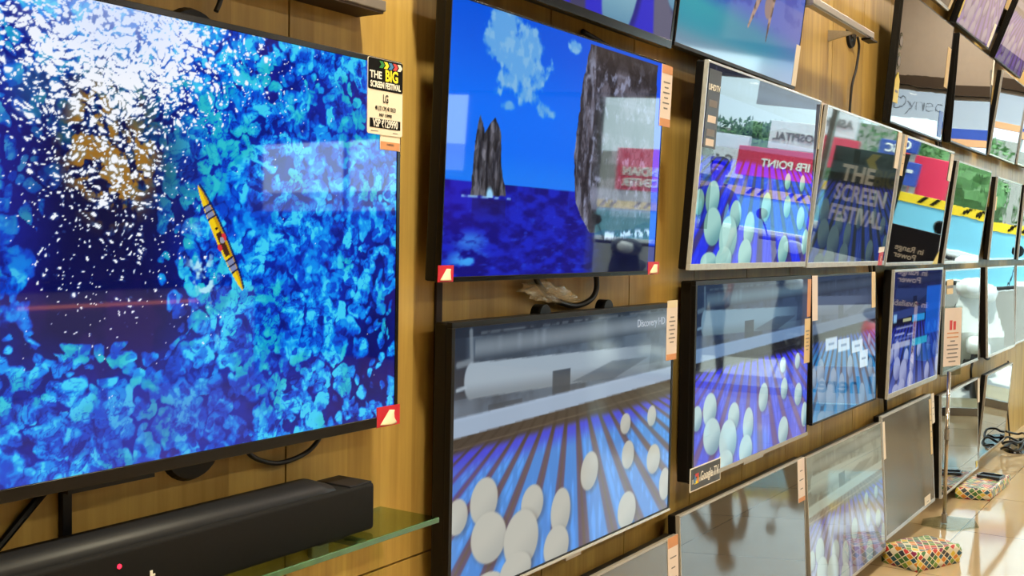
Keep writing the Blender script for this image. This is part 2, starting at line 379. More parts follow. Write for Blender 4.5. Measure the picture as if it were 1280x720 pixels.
def rocksea(U, V):
    n = fbm(U, V, 7, 3); n2 = fbm(U, V, 30, 7, 4)
    col = mix(flat(U, (0, 108, 246)), (0, 84, 222), sm(.6, 1, V))
    col = mix(col, (20, 120, 244), sm(.5, .36, V))
    # cloud
    e = np.zeros(U.shape)
    for a in ((.19, .955, .07, .08), (.215, .87, .075, .09), (.265, .80, .085, .10), (.30, .90, .05, .07), (.23, .74, .07, .07), (.30, .70, .07, .05), (.37, .67, .05, .04), (.33, .77, .06, .07), (.40, .655, .04, .03), (.17, .90, .05, .06), (.17, .70, .035, .03), (.22, .655, .04, .03), (.505, .955, .035, .03)):
        e = np.maximum(e, ell(U, V, *a, 0, .9))
    cl = sm(.34, .62, e*.75+(n-.5)*1.1+(n2-.5)*.45)*(e > .02)
    col = mix(col, (104, 170, 226), .9*cl); col = mix(col, (150, 196, 226), .5*cl*sm(.45, .7, n2))
    # sea
    sea = V < .352-.006*U
    st = fbm(U, np.clip(V*3, 0, .999), 12, 17, 5)
    sc = mix(flat(U, (8, 10, 120)), (16, 34, 190), sm(.3, .7, st)); sc = mix(sc, (30, 70, 220), .6*sm(.62, .8, fbm(U, np.clip(V*4, 0, .999), 18, 19, 4)))
    sc = mix(sc, (70, 20, 170), .35*sm(.25, 0, U)*sm(.05, .3, V)); sc = mix(sc, (10, 14, 40), sm(.55, .72, U)*.92)
    sc = mix(sc, (60, 160, 240), ell(U, V, .09, .06, .06, .03, 0, .8)*sm(.42, .6, st)); sc = mix(sc, (60, 150, 235), .7*ell(U, V, .1, .13, .05, .03, 0, .8)*sm(.45, .6, st))
    col = np.where(sea[..., None], sc, col)
    # the great cliff
    ed = np.interp(V, [0, .2, .3, .49, .64, .78, .9, .98, 1], [.70, .60, .54, .522, .535, .547, .562, .579, .583])+.012*(n2-.5)
    cliff = ((U > ed) & (U < .958+.01*(n2-.5)) & (V > .19+.07*(n-.5)+.04*sm(.8, .95, U)) & (V < .985)).astype(float)
    q = fbm(U+.02*n, V*.7, 16, 33, 6); v1, v2, vc = voro(U*1.75+.08*n2, V*.55+.04*n, 17, 37)
    rk = mix(flat(U, (38, 38, 48)), (92, 90, 104), sm(.30, .62, q)); rk = mix(rk, (150, 158, 190), .75*sm(.55, .72, fbm(U+.03*n, V, 22, 43, 5))*sm(.4, .6, n2)); rk = rk*(.72+.3*sm(0, .12, v2-v1))[..., None]; st_ = fbm(np.clip(U*1.6, 0, .999), V*.35, 26, 47, 5); rk = mix(rk, (146, 156, 186), .55*sm(.52, .66, st_)); rk = mix(rk, (26, 26, 34), .6*sm(.48, .36, st_))
    rk = mix(rk, (70, 62, 58), .5*sm(.85, 1., V))
    col = mix(col, rk, cliff)
    # foam along its foot
    fl = np.abs(V-(.165+.09*(U-.72)+.05*(n-.5)))*40; fm = (U > .7)*(U < .965)*np.clip(1-fl, 0, 1)*sm(.35, .6, n2); col = mix(col, (190, 210, 235), np.clip(fm*1.6, 0, 1))
    # sea stack
    S = [(.095, .30), (.097, .40), (.102, .50), (.111, .57), (.119, .602), (.127, .575), (.136, .535), (.144, .55), (.156, .575), (.172, .597), (.187, .578), (.197, .555), (.202, .50), (.205, .43), (.212, .38), (.224, .345), (.229, .305)]
    stk = poly(U+.006*(n2-.5), V+.01*(n2-.5), S); q2 = fbm(np.clip(U*2, 0, 1), V*.5, 26, 83, 5)
    sk = mix(flat(U, (34, 36, 46)), (104, 104, 116), sm(.3, .68, q2)); sk = mix(sk, (22, 22, 30), .6*np.clip(1-np.abs(U-.146+.05*(V-.5)+.02*(n-.5))*150, 0, 1)); sk = mix(sk, (126, 126, 136), .35*sm(.5, .7, fbm(np.clip(U*3, 0, .999), V*.4, 20, 87, 4)))
    w1, w2, wc = voro(U*1.75+.02*n2, V*.6, 46, 89); sk = sk*(.62+.5*wc)[..., None]
    col = mix(col, sk, stk)
    col = mix(col, (150, 208, 246), ell(U, V, .166, .303, .013, .030, .2, .4)*(V > .297)); col = mix(col, (150, 205, 245), np.clip(1-np.abs(V-.297)*160, 0, 1)*(U > .06)*(U < .25)*sm(.35, .6, n2))
    rf = ((U > .1) & (U < .23) & (V < .29) & (V > .17)); col = mix(col, (30, 22, 70), .5*rf*sm(.17, .29, V)); 
    col = mix(col, (10, 78, 236), (U > .960).astype(float)*.95*(V > .12)); col = mix(col, (8, 20, 140), (U > .960)*(V <= .12)*.9)
    return col

EGGS = [(.018, .312, .036, .066, 0), (.112, .338, .050, .090, -.35), (.132, .192, .066, .098, -.3), (.125, .01, .06, .05, 0), (.300, .262, .046, .078, -.15), (.258, .135, .070, .118, -.45), (.238, .02, .062, .07, 0), (.424, .188, .044, .098, -.05), (.408, .045, .056, .088, -.1), (.556, .318, .042, .085, -.3), (.738, .482, .028, .048, 0), (.756, .333, .034, .066, 0), (.888, .484, .026, .050, 0), (.905, .270, .040, .072, .1), (.757, .072, .050, .088, 0), (.978, .125, .034, .080, 0)]
def eggs(U, V, egg=(178, 180, 172), shade=(160, 164, 160), blue=(58, 128, 206), edge=(72, 58, 176), gap=(88, 76, 74), beam=(150, 170, 194), roller=(150, 166, 180), back=(82, 98, 116), dark=(56, 50, 46), top=(30, 40, 54)):
    n = fbm(U, V, 5, 3); n2 = fbm(U, V, 24, 9, 4)
    A = np.array
    col = mix(flat(U, back), A(back)*.72, sm(.4, .65, n)); col = mix(col, A(beam)*.8, .5*sm(.45, .7, fbm(U, V, 3, 23, 3))*(V < .74))
    # the two rollers, their bracket, the light beam
    t2 = np.clip((V-.875-.02*U)/.085, 0, 1); r2 = poly(U, V, [(.07, .875), (1, .895), (1, .985), (.07, .955)])
    col = mix(col, mix(flat(U, A(back)*.75), A(roller)*.80, np.sin(t2*PI)), r2*.85)
    for x, q in ((.16, .3), (.235, .5), (.30, .35), (.335, .6), (.62, .3), (.8, .35)): col = mix(col, roller, q*.5*r2*np.clip(1-np.abs(U-x)*70, 0, 1)*sm(.0, .5, t2))
    col = mix(col, top, poly(U, V, [(0, .962), (1, .988), (1, 1.1), (0, 1.1)])*.85); col = mix(col, A(roller)*.7, np.clip(1-np.abs(V-(.972+.02*U))*130, 0, 1)*(U > .09)*sm(.35, .55, n2)*.8)
    col = mix(col, top, sm(.065, .03, U)*sm(.70, .80, V)*.85); col = mix(col, A(roller)*.8, seg(U, V, (.055, .985), (.06, .86), .010)[0]*.8); col = mix(col, A(roller)*.8, seg(U, V, (.012, .865), (.05, .872), .012)[0]*.8)
    r1 = np.maximum(poly(U, V, [(.055, .735), (.86, .70), (.875, .83), (.055, .868)]), ell(U, V, .058, .80, .024, .068)); t1 = np.clip((V-.735+.03*U)/.125, 0, 1)
    col = mix(col, mix(flat(U, A(roller)*.78), roller, sm(.0, .55, t1)), r1*sm(1.0, .6, U*(1-.1*V)+.06))
    col = mix(col, roller, seg(U, V, (.01, .775), (.04, .78), .007)[0])
    for x0, x1, y1, q in ((.12, .25, .70, .6), (.375, .455, .785, .85)):
        col = mix(col, A(back)*.62, poly(U, V, [(x0, .60), (x1, .60), (x1, y1), (x0, y1)])*q)
    col = mix(col, A(back)*.80, poly(U, V, [(.46, .725), (.66, .70), (.86, .775), (.66, .785)])*.6)
    col = mix(col, beam, poly(U, V, [(0, .600), (1, .642), (1, .705), (0, .672)])*.95); col = mix(col, A(beam)*1.08, np.clip(1-np.abs(V-(.667+.034*U))*90, 0, 1)*.4)
    # conveyor lanes fan out towards us
    lo = V < (.600+.042*U)
    a = (U-.466)/np.maximum(.88-V, .2); k = np.floor(a/.166+.5); fr = np.abs(a/.166-k); nk = np.modf(np.abs(k)*.377+.2)[0]
    vt = .535+.012*U+.012*nk
    ln = mix(flat(U, gap), edge, .55*sm(-.45, -1.2, a)*sm(.5, .36, fr)+.25*sm(.5, .40, fr)); ln = mix(ln, blue, sm(.36, .27, fr)); ln = mix(ln, np.minimum(A(blue)*1.22+10, 255), .55*sm(.14, .04, np.abs(fr-.12))*sm(.38, .6, vn(U, V, 90, 5, 201)))
    ln = mix(ln, A(edge), .40*sm(-.6, -1.4, a)); ln = mix(ln, A(edge)*A((.7, .7, 1.15)), sm(vt-.10, vt-.01, V)*sm(.40, .30, fr)*.75)
    ln = mix(ln, dark, sm(vt-.015, vt+.022, V)*sm(-.02, .02, V-vt+.02*(1-fr*2))); ln = mix(ln, A(dark)*.8, .7*sm(vt-.09, vt, V)*sm(.30, .42, fr))
    ln = mix(ln, A(dark)*2.1, np.clip(1-np.abs(V-(.560+.038*U))*300, 0, 1)*.6)
    col = np.where(lo[..., None], ln, col)
    for (cu, cv, ru, rv, an) in EGGS:
        m = ell(U, V, cu, cv, ru, rv, an, .035); q = np.clip(.5+(V-cv)/rv*.42-(U-cu)/ru*.25, 0, 1)
        col = mix(col, A(gap)*.5, .35*ell(U, V, cu+.007, cv-.012, ru*1.05, rv*1.03, an, .2))
        col = mix(col, mix(flat(U, shade), egg, sm(.0, .6, q)), m)
    return col

def turtle(U, V):
    n = fbm(U, np.clip(V*2, 0, .999), 4, 3); n2 = fbm(U, V, 22, 7, 4)
    col = mix(flat(U, (112, 152, 168)), (40, 134, 166), sm(.0, .18, V+.12*U*0)); col = mix(col, (56, 160, 172), .8*ell(U, V, .12, .25, .22, .14, 0, .9)); col = mix(col, (70, 100, 190), sm(.24, .40, V+.10*U))
    col = mix(col, (60, 76, 180), sm(.42, .7, V)); col = mix(col, (28, 60, 170), .8*sm(.52, .62, n)*sm(.22, .4, V)); col = mix(col, (120, 120, 180), .5*sm(.55, 1., U)*(V < .45)); col = mix(col, (112, 130, 160), .5*sm(.12, 0, V))
    sh = ell(U, V, .655, .62, .075, .20, 0, .06); col = mix(col, mix(flat(U, (84, 66, 52)), (150, 120, 96), sm(.4, .65, n2)), sh)
    for p, q, w0, w1 in (((.60, .47), (.512, .232), .034, .012), ((.70, .45), (.675, .195), .034, .008)):
        s, t = seg(U, V, p, q, w0*1.2); _, tt = seg(U, V, p, q, .05); d = seg(U, V, p, q, 1e-6)[1]
        m = np.zeros(U.shape)
        for f in np.linspace(0, 1, 14):
            ww = w0+(w1-w0)*f; m = np.maximum(m, ell(U, V, p[0]+(q[0]-p[0])*f, p[1]+(q[1]-p[1])*f, ww*.55, ww*1.1, 0, .12))
        col = mix(col, mix(flat(U, (70, 54, 52)), (170, 142, 128), sm(.40, .55, n2)), m)
    col = mix(col, (150, 124, 112), ell(U, V, .665, .385, .035, .07, 0, .15)*.9)
    return col

def lanes(U, V):
    """close view of the same conveyor, as the top television shows it"""
    col = flat(U, (44, 44, 196))
    for x0, x1, c in ((.28, .40, (96, 112, 150)), (.475, .545, (62, 62, 98)), (.90, 1.1, (96, 96, 120))):
        col = mix(col, c, sm(x0-.008, x0+.008, U+.12*V)*sm(x1+.008, x1-.008, U+.12*V))
    for e in ((.705, .20, .092, .30, -.12), (.30, .5, .08, .22, 0), (.55, .78, .08, .2, 0), (.1, .6, .09, .25, 0), (.93, .8, .08, .2, 0), (1.0, .36, .07, .22, 0)):
        col = mix(col, (24, 26, 84), .6*ell(U, V, e[0]+.016, e[1]-.01, e[2]*1.06, e[3]*1.04, e[4], .12)); col = mix(col, mix(flat(U, (84, 132, 164)), (132, 178, 196), sm(-.1, .2, V-e[1]+.2)), ell(U, V, *e, .05))
    return col

def bowling(U, V):
    col = eggs(U, V, egg=(120, 150, 180), shade=(70, 110, 150), blue=(30, 116, 176), edge=(20, 70, 130), gap=(24, 40, 70), beam=(84, 104, 132), roller=(80, 96, 124), back=(52, 66, 94), dark=(20, 26, 36), top=(46, 62, 92))
    col = mix(col, (86, 150, 190), .5*sm(.3, 0, V)); col = mix(col, (96, 104, 130), .35*sm(.55, .75, V)*sm(.95, .8, V))
    for cu, cv, w in ((.27, .515, .085), (.46, .487, .09), (.68, .455, .09), (.79, .345, .07)):
        m = ((np.abs(U-cu) < w) & (np.abs(V-cv) < .045+.02*(cv < .4)*1)).astype(float); col = mix(col, (196, 216, 232), m*.9); col = mix(col, (90, 120, 160), ((np.abs(U-cu) < w*.5) & (np.abs(V-cv) < .008)).astype(float))
    return col

def menu(U, V):
    n2 = fbm(U, V, 24, 9, 4); n = fbm(U, V, 4, 5)
    col = eggs(U, V, egg=(150, 160, 200), shade=(90, 100, 160), blue=(40, 60, 150), edge=(30, 40, 120), gap=(24, 26, 70), beam=(40, 60, 120), roller=(36, 54, 104), back=(22, 34, 84), dark=(12, 16, 40), top=(16, 30, 84))
    col = mix(col, (170, 170, 200), .35*sm(.28, 0, V))
    col = mix(col, (10, 92, 206), ((U > .66) & (U < .985) & (V > .42) & (V < .86)).astype(float)*.85); col = mix(col, (14, 60, 160), ((U > .66) & (U < .985) & (V > .18) & (V <= .42)).astype(float)*.6)
    for u0, u1, v0, v1, c in ((.02, .08, .58, .65, (150, 200, 240)), (.38, .64, .56, .62, (40, 160, 236)), (.20, .36, .575, .60, (190, 196, 150)), (.02, .36, .36, .41, (170, 176, 200)), (.40, .72, .345, .41, (40, 170, 200)), (.08, .40, .52, .535, (150, 160, 190)), (.06, .24, .47, .485, (170, 180, 220)), (.30, .42, .45, .465, (170, 180, 220)), (.06, .42, .43, .44, (140, 150, 200))):
        col = mix(col, c, ((U > u0) & (U < u1) & (V > v0) & (V < v1)).astype(float)*.85)
    return col

def dusk(U, V): return eggs(U, V, egg=(70, 92, 100), shade=(40, 60, 84), blue=(30, 52, 116), edge=(22, 32, 90), gap=(30, 40, 44), beam=(40, 56, 58), roller=(42, 60, 60), back=(34, 50, 50), dark=(14, 20, 22), top=(30, 46, 44))
def veiled_eggs(U, V): return eggs(U, V, egg=(176, 206, 210), shade=(110, 150, 170), blue=(74, 92, 216), edge=(64, 58, 204), gap=(104, 88, 136), beam=(108, 138, 176), roller=(104, 136, 160), back=(50, 68, 100), dark=(24, 26, 40), top=(30, 46, 72))  # lane blue and gap paled to hold part of the reflected veil
def teal(U, V): return eggs(U, V, egg=(158, 206, 200), shade=(96, 150, 156), blue=(40, 54, 230), edge=(40, 36, 200), gap=(66, 58, 110), beam=(70, 84, 120), roller=(60, 78, 104), back=(34, 46, 70), dark=(20, 22, 34), top=(26, 36, 54))
def pale(U, V): return eggs(U, V, egg=(150, 164, 156), shade=(128, 142, 146), blue=(116, 120, 148), edge=(108, 104, 136), gap=(110, 102, 100), beam=(144, 154, 140), roller=(140, 152, 138), back=(120, 130, 116), dark=(108, 98, 82), top=(110, 118, 104))  # washed-out tones put the reflection veil into the picture colours
def violet(U, V): return eggs(U, V, egg=(126, 118, 140), shade=(96, 86, 124), blue=(92, 72, 140), edge=(84, 62, 130), gap=(70, 56, 90), beam=(100, 96, 110), roller=(110, 104, 116), back=(80, 74, 84), dark=(60, 54, 62), top=(80, 70, 70))

def screen(name, x0, x1, z0, z1, y, m, parent, paint=None, nx=1, gain=1., u0=0., u1=1.):
    nz = max(1, int(nx*(z1-z0)/(x1-x0))) if paint else 1
    xs = np.linspace(0, 1, nx+1); zs = np.linspace(0, 1, nz+1); U, V = np.meshgrid(xs, zs)
    co = np.stack([x0+(x1-x0)*U, np.full(U.shape, y), z0+(z1-z0)*V], -1).reshape(-1, 3)
    idx = np.arange((nx+1)*(nz+1)).reshape(nz+1, nx+1)
    f = np.stack([idx[:-1, :-1], idx[:-1, 1:], idx[1:, 1:], idx[1:, :-1]], -1).reshape(-1, 4)
    me = bpy.data.meshes.new(name); me.vertices.add(len(co)); me.vertices.foreach_set('co', co.ravel().astype(np.float32))
    me.loops.add(f.size); me.loops.foreach_set('vertex_index', f.ravel().astype(np.int32)); me.polygons.add(len(f)); me.polygons.foreach_set('loop_start', np.arange(0, f.size, 4, dtype=np.int32))
    me.update(calc_edges=True)
    if paint:
        if paint is ocean: c = paint(U, V)
        else: c = sum(paint(np.clip(U+a/nx, 0, 1), np.clip(V+b/nz, 0, 1)) for a, b in ((-.3, -.15), (.15, -.35), (.35, .2), (-.15, .35)))/4
        c = np.clip(c/255*gain, 0, 1); c = np.where(c <= .04045, c/12.92, ((c+.055)/1.055)**2.4)
        at = me.color_attributes.new('picture', 'FLOAT_COLOR', 'POINT'); at.data.foreach_set('color', np.concatenate([c.reshape(-1, 3), np.ones((len(co), 1))], 1).ravel().astype(np.float32))
    return obj(name, me, m, parent)

# ------------------------------------------------------------------ televisions
SM = {'lit': screen_mat('lit_glass_panel', True, .025, 0.), 'lit_wave': screen_mat('lit_film_covered_panel', True, .012, .00008),
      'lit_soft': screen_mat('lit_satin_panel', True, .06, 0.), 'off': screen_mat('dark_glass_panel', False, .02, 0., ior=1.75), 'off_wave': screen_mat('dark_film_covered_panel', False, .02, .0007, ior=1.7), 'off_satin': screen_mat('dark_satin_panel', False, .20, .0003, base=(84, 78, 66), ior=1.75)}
TVM = {}
def tv(key, cx, cz, w, h, t, label, paint=None, nx=1, sm_='lit', frame='black', bw=.010, bot=.014, thick=.045, gain=1., chin=None):
    o_ = .06*D+h/2*abs(math.sin(t)); u = Vector((0, -math.sin(t), math.cos(t))); c = Vector((cx, -o_, cz+H)); base = c-u*h/2
    root = empty('television', base, (t, 0, 0), label, 'television', 'televisions on the wall')
    R = Matrix.Translation(base) @ Matrix.Rotation(t, 4, 'X'); TVM[key] = (R, w, h, t)
    screen('screen', -w/2+bw, w/2-bw, bot, h-bw, .0012, SM[sm_], root, paint, nx, gain)
    bm = bmesh.new()
    bx(bm, -w/2, w/2, 0, .012, h-bw, h, .001); bx(bm, -w/2, w/2, 0, .012, 0, bot, .001)
    bx(bm, -w/2, -w/2+bw, 0, .012, bot, h-bw, .001); bx(bm, w/2-bw, w/2, 0, .012, bot, h-bw, .001)
    obj('bezel', bm, M[frame], root)
    if chin: box('bottom_trim', (-w/2, w/2, -.0015, .0, 0, chin[0]), M[chin[1]], root)
    bm = bmesh.new(); bx(bm, -w/2+.001, w/2-.001, .011, .011+thick*.55, .001, h-.001, .004); bx(bm, -w*.32, w*.32, .03, thick+.014, .03, h*.62, .008)
    obj('back_housing', bm, M['black'], root)
    L = (o_-.07*abs(math.sin(t)))/math.cos(t)
    bm = bmesh.new(); bx(bm, -.2, .2, L-.006, L, h/2-.07, h/2+.07); 
    for s in (-.12, .12): bx(bm, s-.02, s+.02, min(.04, L-.02), L, h/2-.05, h/2+.05)
    obj('wall_mount', bm, M['black'], root)
    return root

tv('T1', .926, -.010, 1.063, .609, -.001, 'largest television showing a yellow kayak over blue rocky water, above the soundbar', ocean, 760, 'lit', 'black_gloss', .009, .017)
tv('T2', 2.006, .177, .869, .510, .036, 'television showing a sea stack and grey cliff under blue sky', rocksea, 420, 'lit', 'black_gloss', .004, .010)
tv('T3', 2.083, -.416, .950, .530, .004, 'black framed television with blue egg conveyor below the sea stack television', eggs, 320, 'lit_soft', 'black', .011, .010, .055, chin=(.006, 'silver'))
tv('T4', 3.110, .199, .922, .542, .072, 'silver film framed television with egg conveyor right of the cliff television', teal, 320, 'lit_wave', 'silver', .006, .017)
tv('T5', 4.063, .191, .959, .537, .105, 'dim television with dark egg picture, second in the row from the silver framed egg television', dusk, 200, 'lit', 'silver', .007, .018)
tv('T6', 5.030, .184, .927, .532, .117, 'switched off television reflecting a red sign and blue square, third in its row', None, 1, 'off', 'silver', .009, .014)
tv('T7', 6.071, .168, .859, .503, .110, 'switched off television reflecting trees, between the red reflection and the row end', None, 1, 'off_wave', 'silver', .008, .014)
tv('T8', 7.249, .169, .848, .480, .068, 'switched off television reflecting trees beside the right edge of the picture', None, 1, 'off_wave', 'silver', .008, .012)
tv('G', 3.162, -.369, .945, .539, -.002, 'television with egg conveyor and a dark name card on its lower left corner', veiled_eggs, 320, 'lit', 'black', .012, .010, .06, chin=(.012, 'dull_silver'))
tv('T10', 4.035, -.354, .79, .505, -.031, 'television with teal lanes and small white tiles on screen', bowling, 220, 'lit', 'black', .006, .008)
tv('T11', 5.121, -.366, .909, .539, .024, 'television with dark blue menu picture behind the paper stand', menu, 200, 'lit', 'silver', .010, .022, .06)
tv('T12', 6.128, -.370, .895, .518, -.007, 'switched off television reflecting a scooter, right behind the paper stand', None, 1, 'off_wave', 'silver', .008, .016)
tv('T13', 7.243, -.370, .927, .522, -.038, 'switched off television with silver frame in the third row, rightmost fully seen', None, 1, 'off_wave', 'silver', .010, .016, .06)
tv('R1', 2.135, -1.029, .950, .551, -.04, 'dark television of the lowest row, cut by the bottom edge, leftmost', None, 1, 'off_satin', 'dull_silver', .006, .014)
tv('R2', 3.116, -.992, .992, .568, -.052, 'dark television reflecting a standing person, below the egg television with name card', None, 1, 'off', 'dull_silver', .006, .014)
tv('R3', 4.103, -.976, .940, .523, -.070, 'pale egg picture television with painted reflection veil in the lowest row behind the nearer woven box', pale, 220, 'lit', 'dull_silver', .005, .012)
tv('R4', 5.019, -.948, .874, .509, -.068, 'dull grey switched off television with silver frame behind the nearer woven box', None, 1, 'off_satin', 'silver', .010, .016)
tv('R5', 6.154, -.985, .937, .513, -.031, 'switched off television with cream frame near the floor behind the stand pole', None, 1, 'off', 'silver', .010, .014)
tv('R6', 7.125, -.967, .856, .493, .072, 'switched off television at the far floor end beside the black cable coil', None, 1, 'off', 'dull_silver', .006, .010)
tv('A', 5.034, .765, .931, .537, .079, 'switched off television with yellow and clear stickers down its left edge', None, 1, 'off_wave', 'black', .005, .008)
tv('B', 6.160, .778, .920, .529, .051, 'switched off television with white lower reflection, second in the upper right row', None, 1, 'off', 'black', .005, .010)
tv('C', 7.144, .764, .840, .475, .126, 'narrow looking switched off television, third in the upper right row', None, 1, 'off', 'silver', .005, .008)
tv('E', 6.160, 1.331, .865, .495, .314, 'steeply tilted television with faint violet egg picture in the topmost row', violet, 160, 'lit', 'black', .006, .008)
tv('F', 7.212, 1.316, .894, .513, .356, 'steeply tilted violet lit television at the top right corner', violet, 160, 'lit', 'black', .006, .008)
tv('D', 5.091, 1.370, .927, .530, .354, 'steeply tilted television at the top, only its lower corner in view', None, 1, 'off', 'silver', .012, .014)
tv('P', 2.032, .748, .951, .545, .110, 'television with purple lanes and pale eggs above the cliff television', lanes, 240, 'lit', 'black_gloss', .012, .020)
tv('U', 2.970, .744, .894, .513, .110, 'television showing a turtle swimming over teal water', turtle, 260, 'lit_soft', 'black', .005, .010)
tv('V9', 8.27, .169, .86, .49, .068, 'television cut by the right edge in the row of tree reflections', None, 1, 'off', 'silver', .008, .012)
tv('V14', 8.25, -.370, .90, .515, -.01, 'television cut by the right edge in the row behind the paper stand', None, 1, 'off', 'silver', .008, .012)
tv('V0', 8.10, .775, .84, .48, .10, 'television cut by the right edge in the upper right row', None, 1, 'off', 'silver', .006, .010)

text('Discovery HD', .026, (.345, .0006, .487), mat('channel_lettering', (120, 130, 145), .5, noise=0, emit=(150, 165, 185), estr=.8), [o for o in bpy.data.objects if o.get('label', '').startswith('black framed television with blue egg')][0], name='channel_lettering')
for q, x0, x1 in (('black framed television with blue egg', -.045, .020), ('television with egg conveyor and a dark name', -.10, .06)):
    box('sensor_tab', (x0, x1, .0, .012, -.008, .0), M['dull_silver'], [o for o in bpy.data.objects if o.get('label', '').startswith(q)][0])
box('speaker_slot', (-.10, .03, .004, .016, -.006, .0), M['black'], [o for o in bpy.data.objects if o.get('label', '').startswith('largest television')][0])
# small hooks on the top of the egg television
R, w, h, t = TVM['T3']
t3 = [o for o in bpy.data.objects if o.get('label', '').startswith('black framed television with blue egg')][0]
for x in (-.118, .16):
    obj('mount_hook', cyl(bmesh.new(), (x, .02, h-.004), (x, .045, h-.004), .022), M['black'], t3)

# ------------------------------------------------------------------ cards, tags and stickers on the televisions
def on_tv(key, x, z, y=-.0002):
    R = TVM[key][0]; return R @ Vector((x, y, z)), (TVM[key][3], 0, 0)
def tag_card(key, x0, x1, z0, z1, label, paper='paper_pink', bands=(), lines=0, name='price_tag', cat='price tag', group='price tags', y=-.0002):
    loc, rot = on_tv(key, (x0+x1)/2, z0, y); w = x1-x0; h = z1-z0
    r = empty(name, loc, rot, label, cat, group)
    box('card', (-w/2, w/2, 0, .0012, 0, h), M[paper], r)
    for a, b, m in bands: box('colour_band', (-w/2+.001, w/2-.001, -.0004, 0, h*a, h*b), M[m], r)
    for k in range(lines):
        zz = h*(.30+.42*k/max(1, lines-1)); lw = w*(.30 if k % 2 else .18)
        box('print_mark', (-lw, lw, -.0004, 0, zz-.0016, zz+.0016), M['print_grey'], r)
    return r

# the big price card on the ocean television
loc, rot = on_tv('T1', .489, .484, -.0012)
pc = empty('price_card', loc, rot, 'white and black price card with coloured arrows on the ocean television corner', 'price card')
def rr(x0, x1, z0, z1, r, n=5):
    P = []
    for cx, cz, a in ((x1-r, z1-r, 0), (x0+r, z1-r, PI/2), (x0+r, z0+r, PI), (x1-r, z0+r, 3*PI/2)):
        P += [(cx+r*math.cos(a+k*PI/2/n), cz+r*math.sin(a+k*PI/2/n)) for k in range(n+1)]
    return P
prism('card', rr(-.0445, .0445, 0, .123, .004), 0, .0015, M['paper'], pc)
prism('header', rr(-.0438, .0440, .072, .1225, .0035), -.0004, 0, M['print_black'], pc)
for i, (m) in enumerate(('print_black', 'print_green', 'print_yellow', 'print_blue', 'print_red', 'print_white')):
    if i == 0: continue
    x = -.028+i*.0115; z = .1085; s = .0105; q = .0048
    prism('arrow', [(x, z), (x+s*.75, z), (x+s*.75+q, z+s*.52), (x+s*.75, z+s*1.04), (x, z+s*1.04), (x+q, z+s*.52)], -.0008, -.0004, M[m], pc)
text('THE', .0165, (-.0255, -.0006, .0955), M['print_white'], pc, bold=.0004)
text('BIG', .0255, (.0150, -.0006, .0965), M['print_yellow'], pc, bold=.0008, sx=.86)
text('SCREEN FESTIVAL', .0140, (-.0002, -.0006, .0802), M['print_white'], pc, bold=.0004, sx=.70)
text('LG', .0190, (.0, -.0006, .0585), M['print_black'], pc, sx=.62, bold=.0002)
text('48 (121 CM) 4K OLED', .0100, (.0, -.0006, .0425), M['print_black'], pc, sx=.56)
text('MRP 159990', .0078, (.0, -.0006, .0315), M['print_black'], pc, sx=.8)
box('price_box', (-.039, .039, -.0004, 0, .0105, .0255), M['print_black'], pc)
text('VSP ₹129990', .0180, (.0, -.0008, .0178), M['print_white'], pc, sx=.66, bold=.0003)
box('print_mark', (-.036, -.018, -.0004, 0, .0045, .0055), M['print_grey'], pc); box('print_mark', (.02, .032, -.0004, 0, .0045, .0055), M['print_grey'], pc)
tag_card('T1', .478, .529, .460, .490, 'second white and orange tag showing below the big price card', 'paper', ((.02, .45, 'orange'),), 1, y=-.0002)

tag_card('T2', .416, .474, .359, .506, 'orange edged tag on the cliff television upper right', 'paper_pink', ((0, .13, 'orange'), (.86, 1, 'orange')), 6)
tag_card('T3', .431, .491, .386, .536, 'pink topped tag on the upper right of the blue egg conveyor television', 'paper_pink', ((.88, 1, 'sticker_peel'), (0, .1, 'orange')), 7)
tag_card('T4', .465, .520, .386, .537, 'long pale tag at the upper right of the silver framed egg television', 'paper', ((.9, 1, 'paper_pink'),), 0, y=-.0014)
tag_card('T4', .474, .500, .262, .384, 'narrow cream strip below the long pale tag of the silver framed egg television', 'paper_cream', (), 0)
tag_card('T5', .424, .482, .388, .531, 'pale tag at the upper right of the dim egg television', 'paper', (), 0, y=-.0014)
tag_card('T6', -.458, -.416, .368, .531, 'cream tag at the left edge of the television reflecting a red sign', 'paper_cream', (), 3)
tag_card('T6', .400, .464, .393, .519, 'pale tag at the upper right of the television reflecting a red sign', 'paper', (), 0, y=-.0014)
tag_card('G', .420, .477, .246, .394, 'cream tag hanging at the right edge of the egg television with name card', 'paper_cream', (), 6)
tag_card('G', .440, .474, .40, .525, 'brown strip above the cream tag on the egg television with name card', 'orange', (), 0, y=-.0002)
tag_card('T10', -.392, -.334, .352, .504, 'pale pink tag at the upper left of the teal lanes television', 'paper_pink', (), 0)
tag_card('T10', .336, .386, .366, .506, 'cream tag at the upper right of the teal lanes television', 'paper_cream', (), 0)
tag_card('R1', .416, .478, .36, .551, 'pink tag at the upper right of the lowest leftmost dark television', 'paper_pink', ((.86, 1, 'orange'),), 4)
tag_card('R2', .430, .497, .424, .566, 'pale tag at the upper right of the television reflecting a person', 'paper_pink', ((0, .1, 'orange'),), 3)
tag_card('R4', -.428, -.396, .330, .483, 'white tag on the left edge of the dull grey television', 'paper', (), 0)
tag_card('R4', .440, .490, .365, .506, 'white tag at the top right edge of the dull grey television', 'paper', (), 3, y=-.0014)
tag_card('R4', .395, .432, .225, .485, 'long cream strip beside the right edge of the dull grey television', 'paper_cream', (), 5)
tag_card('R4', .235, .350, .012, .050, 'small white label on the lower right of the dull grey television', 'paper', (), 1)
tag_card('R5', .450, .505, .371, .508, 'white tag at the top right of the cream framed floor television', 'paper', (), 0)
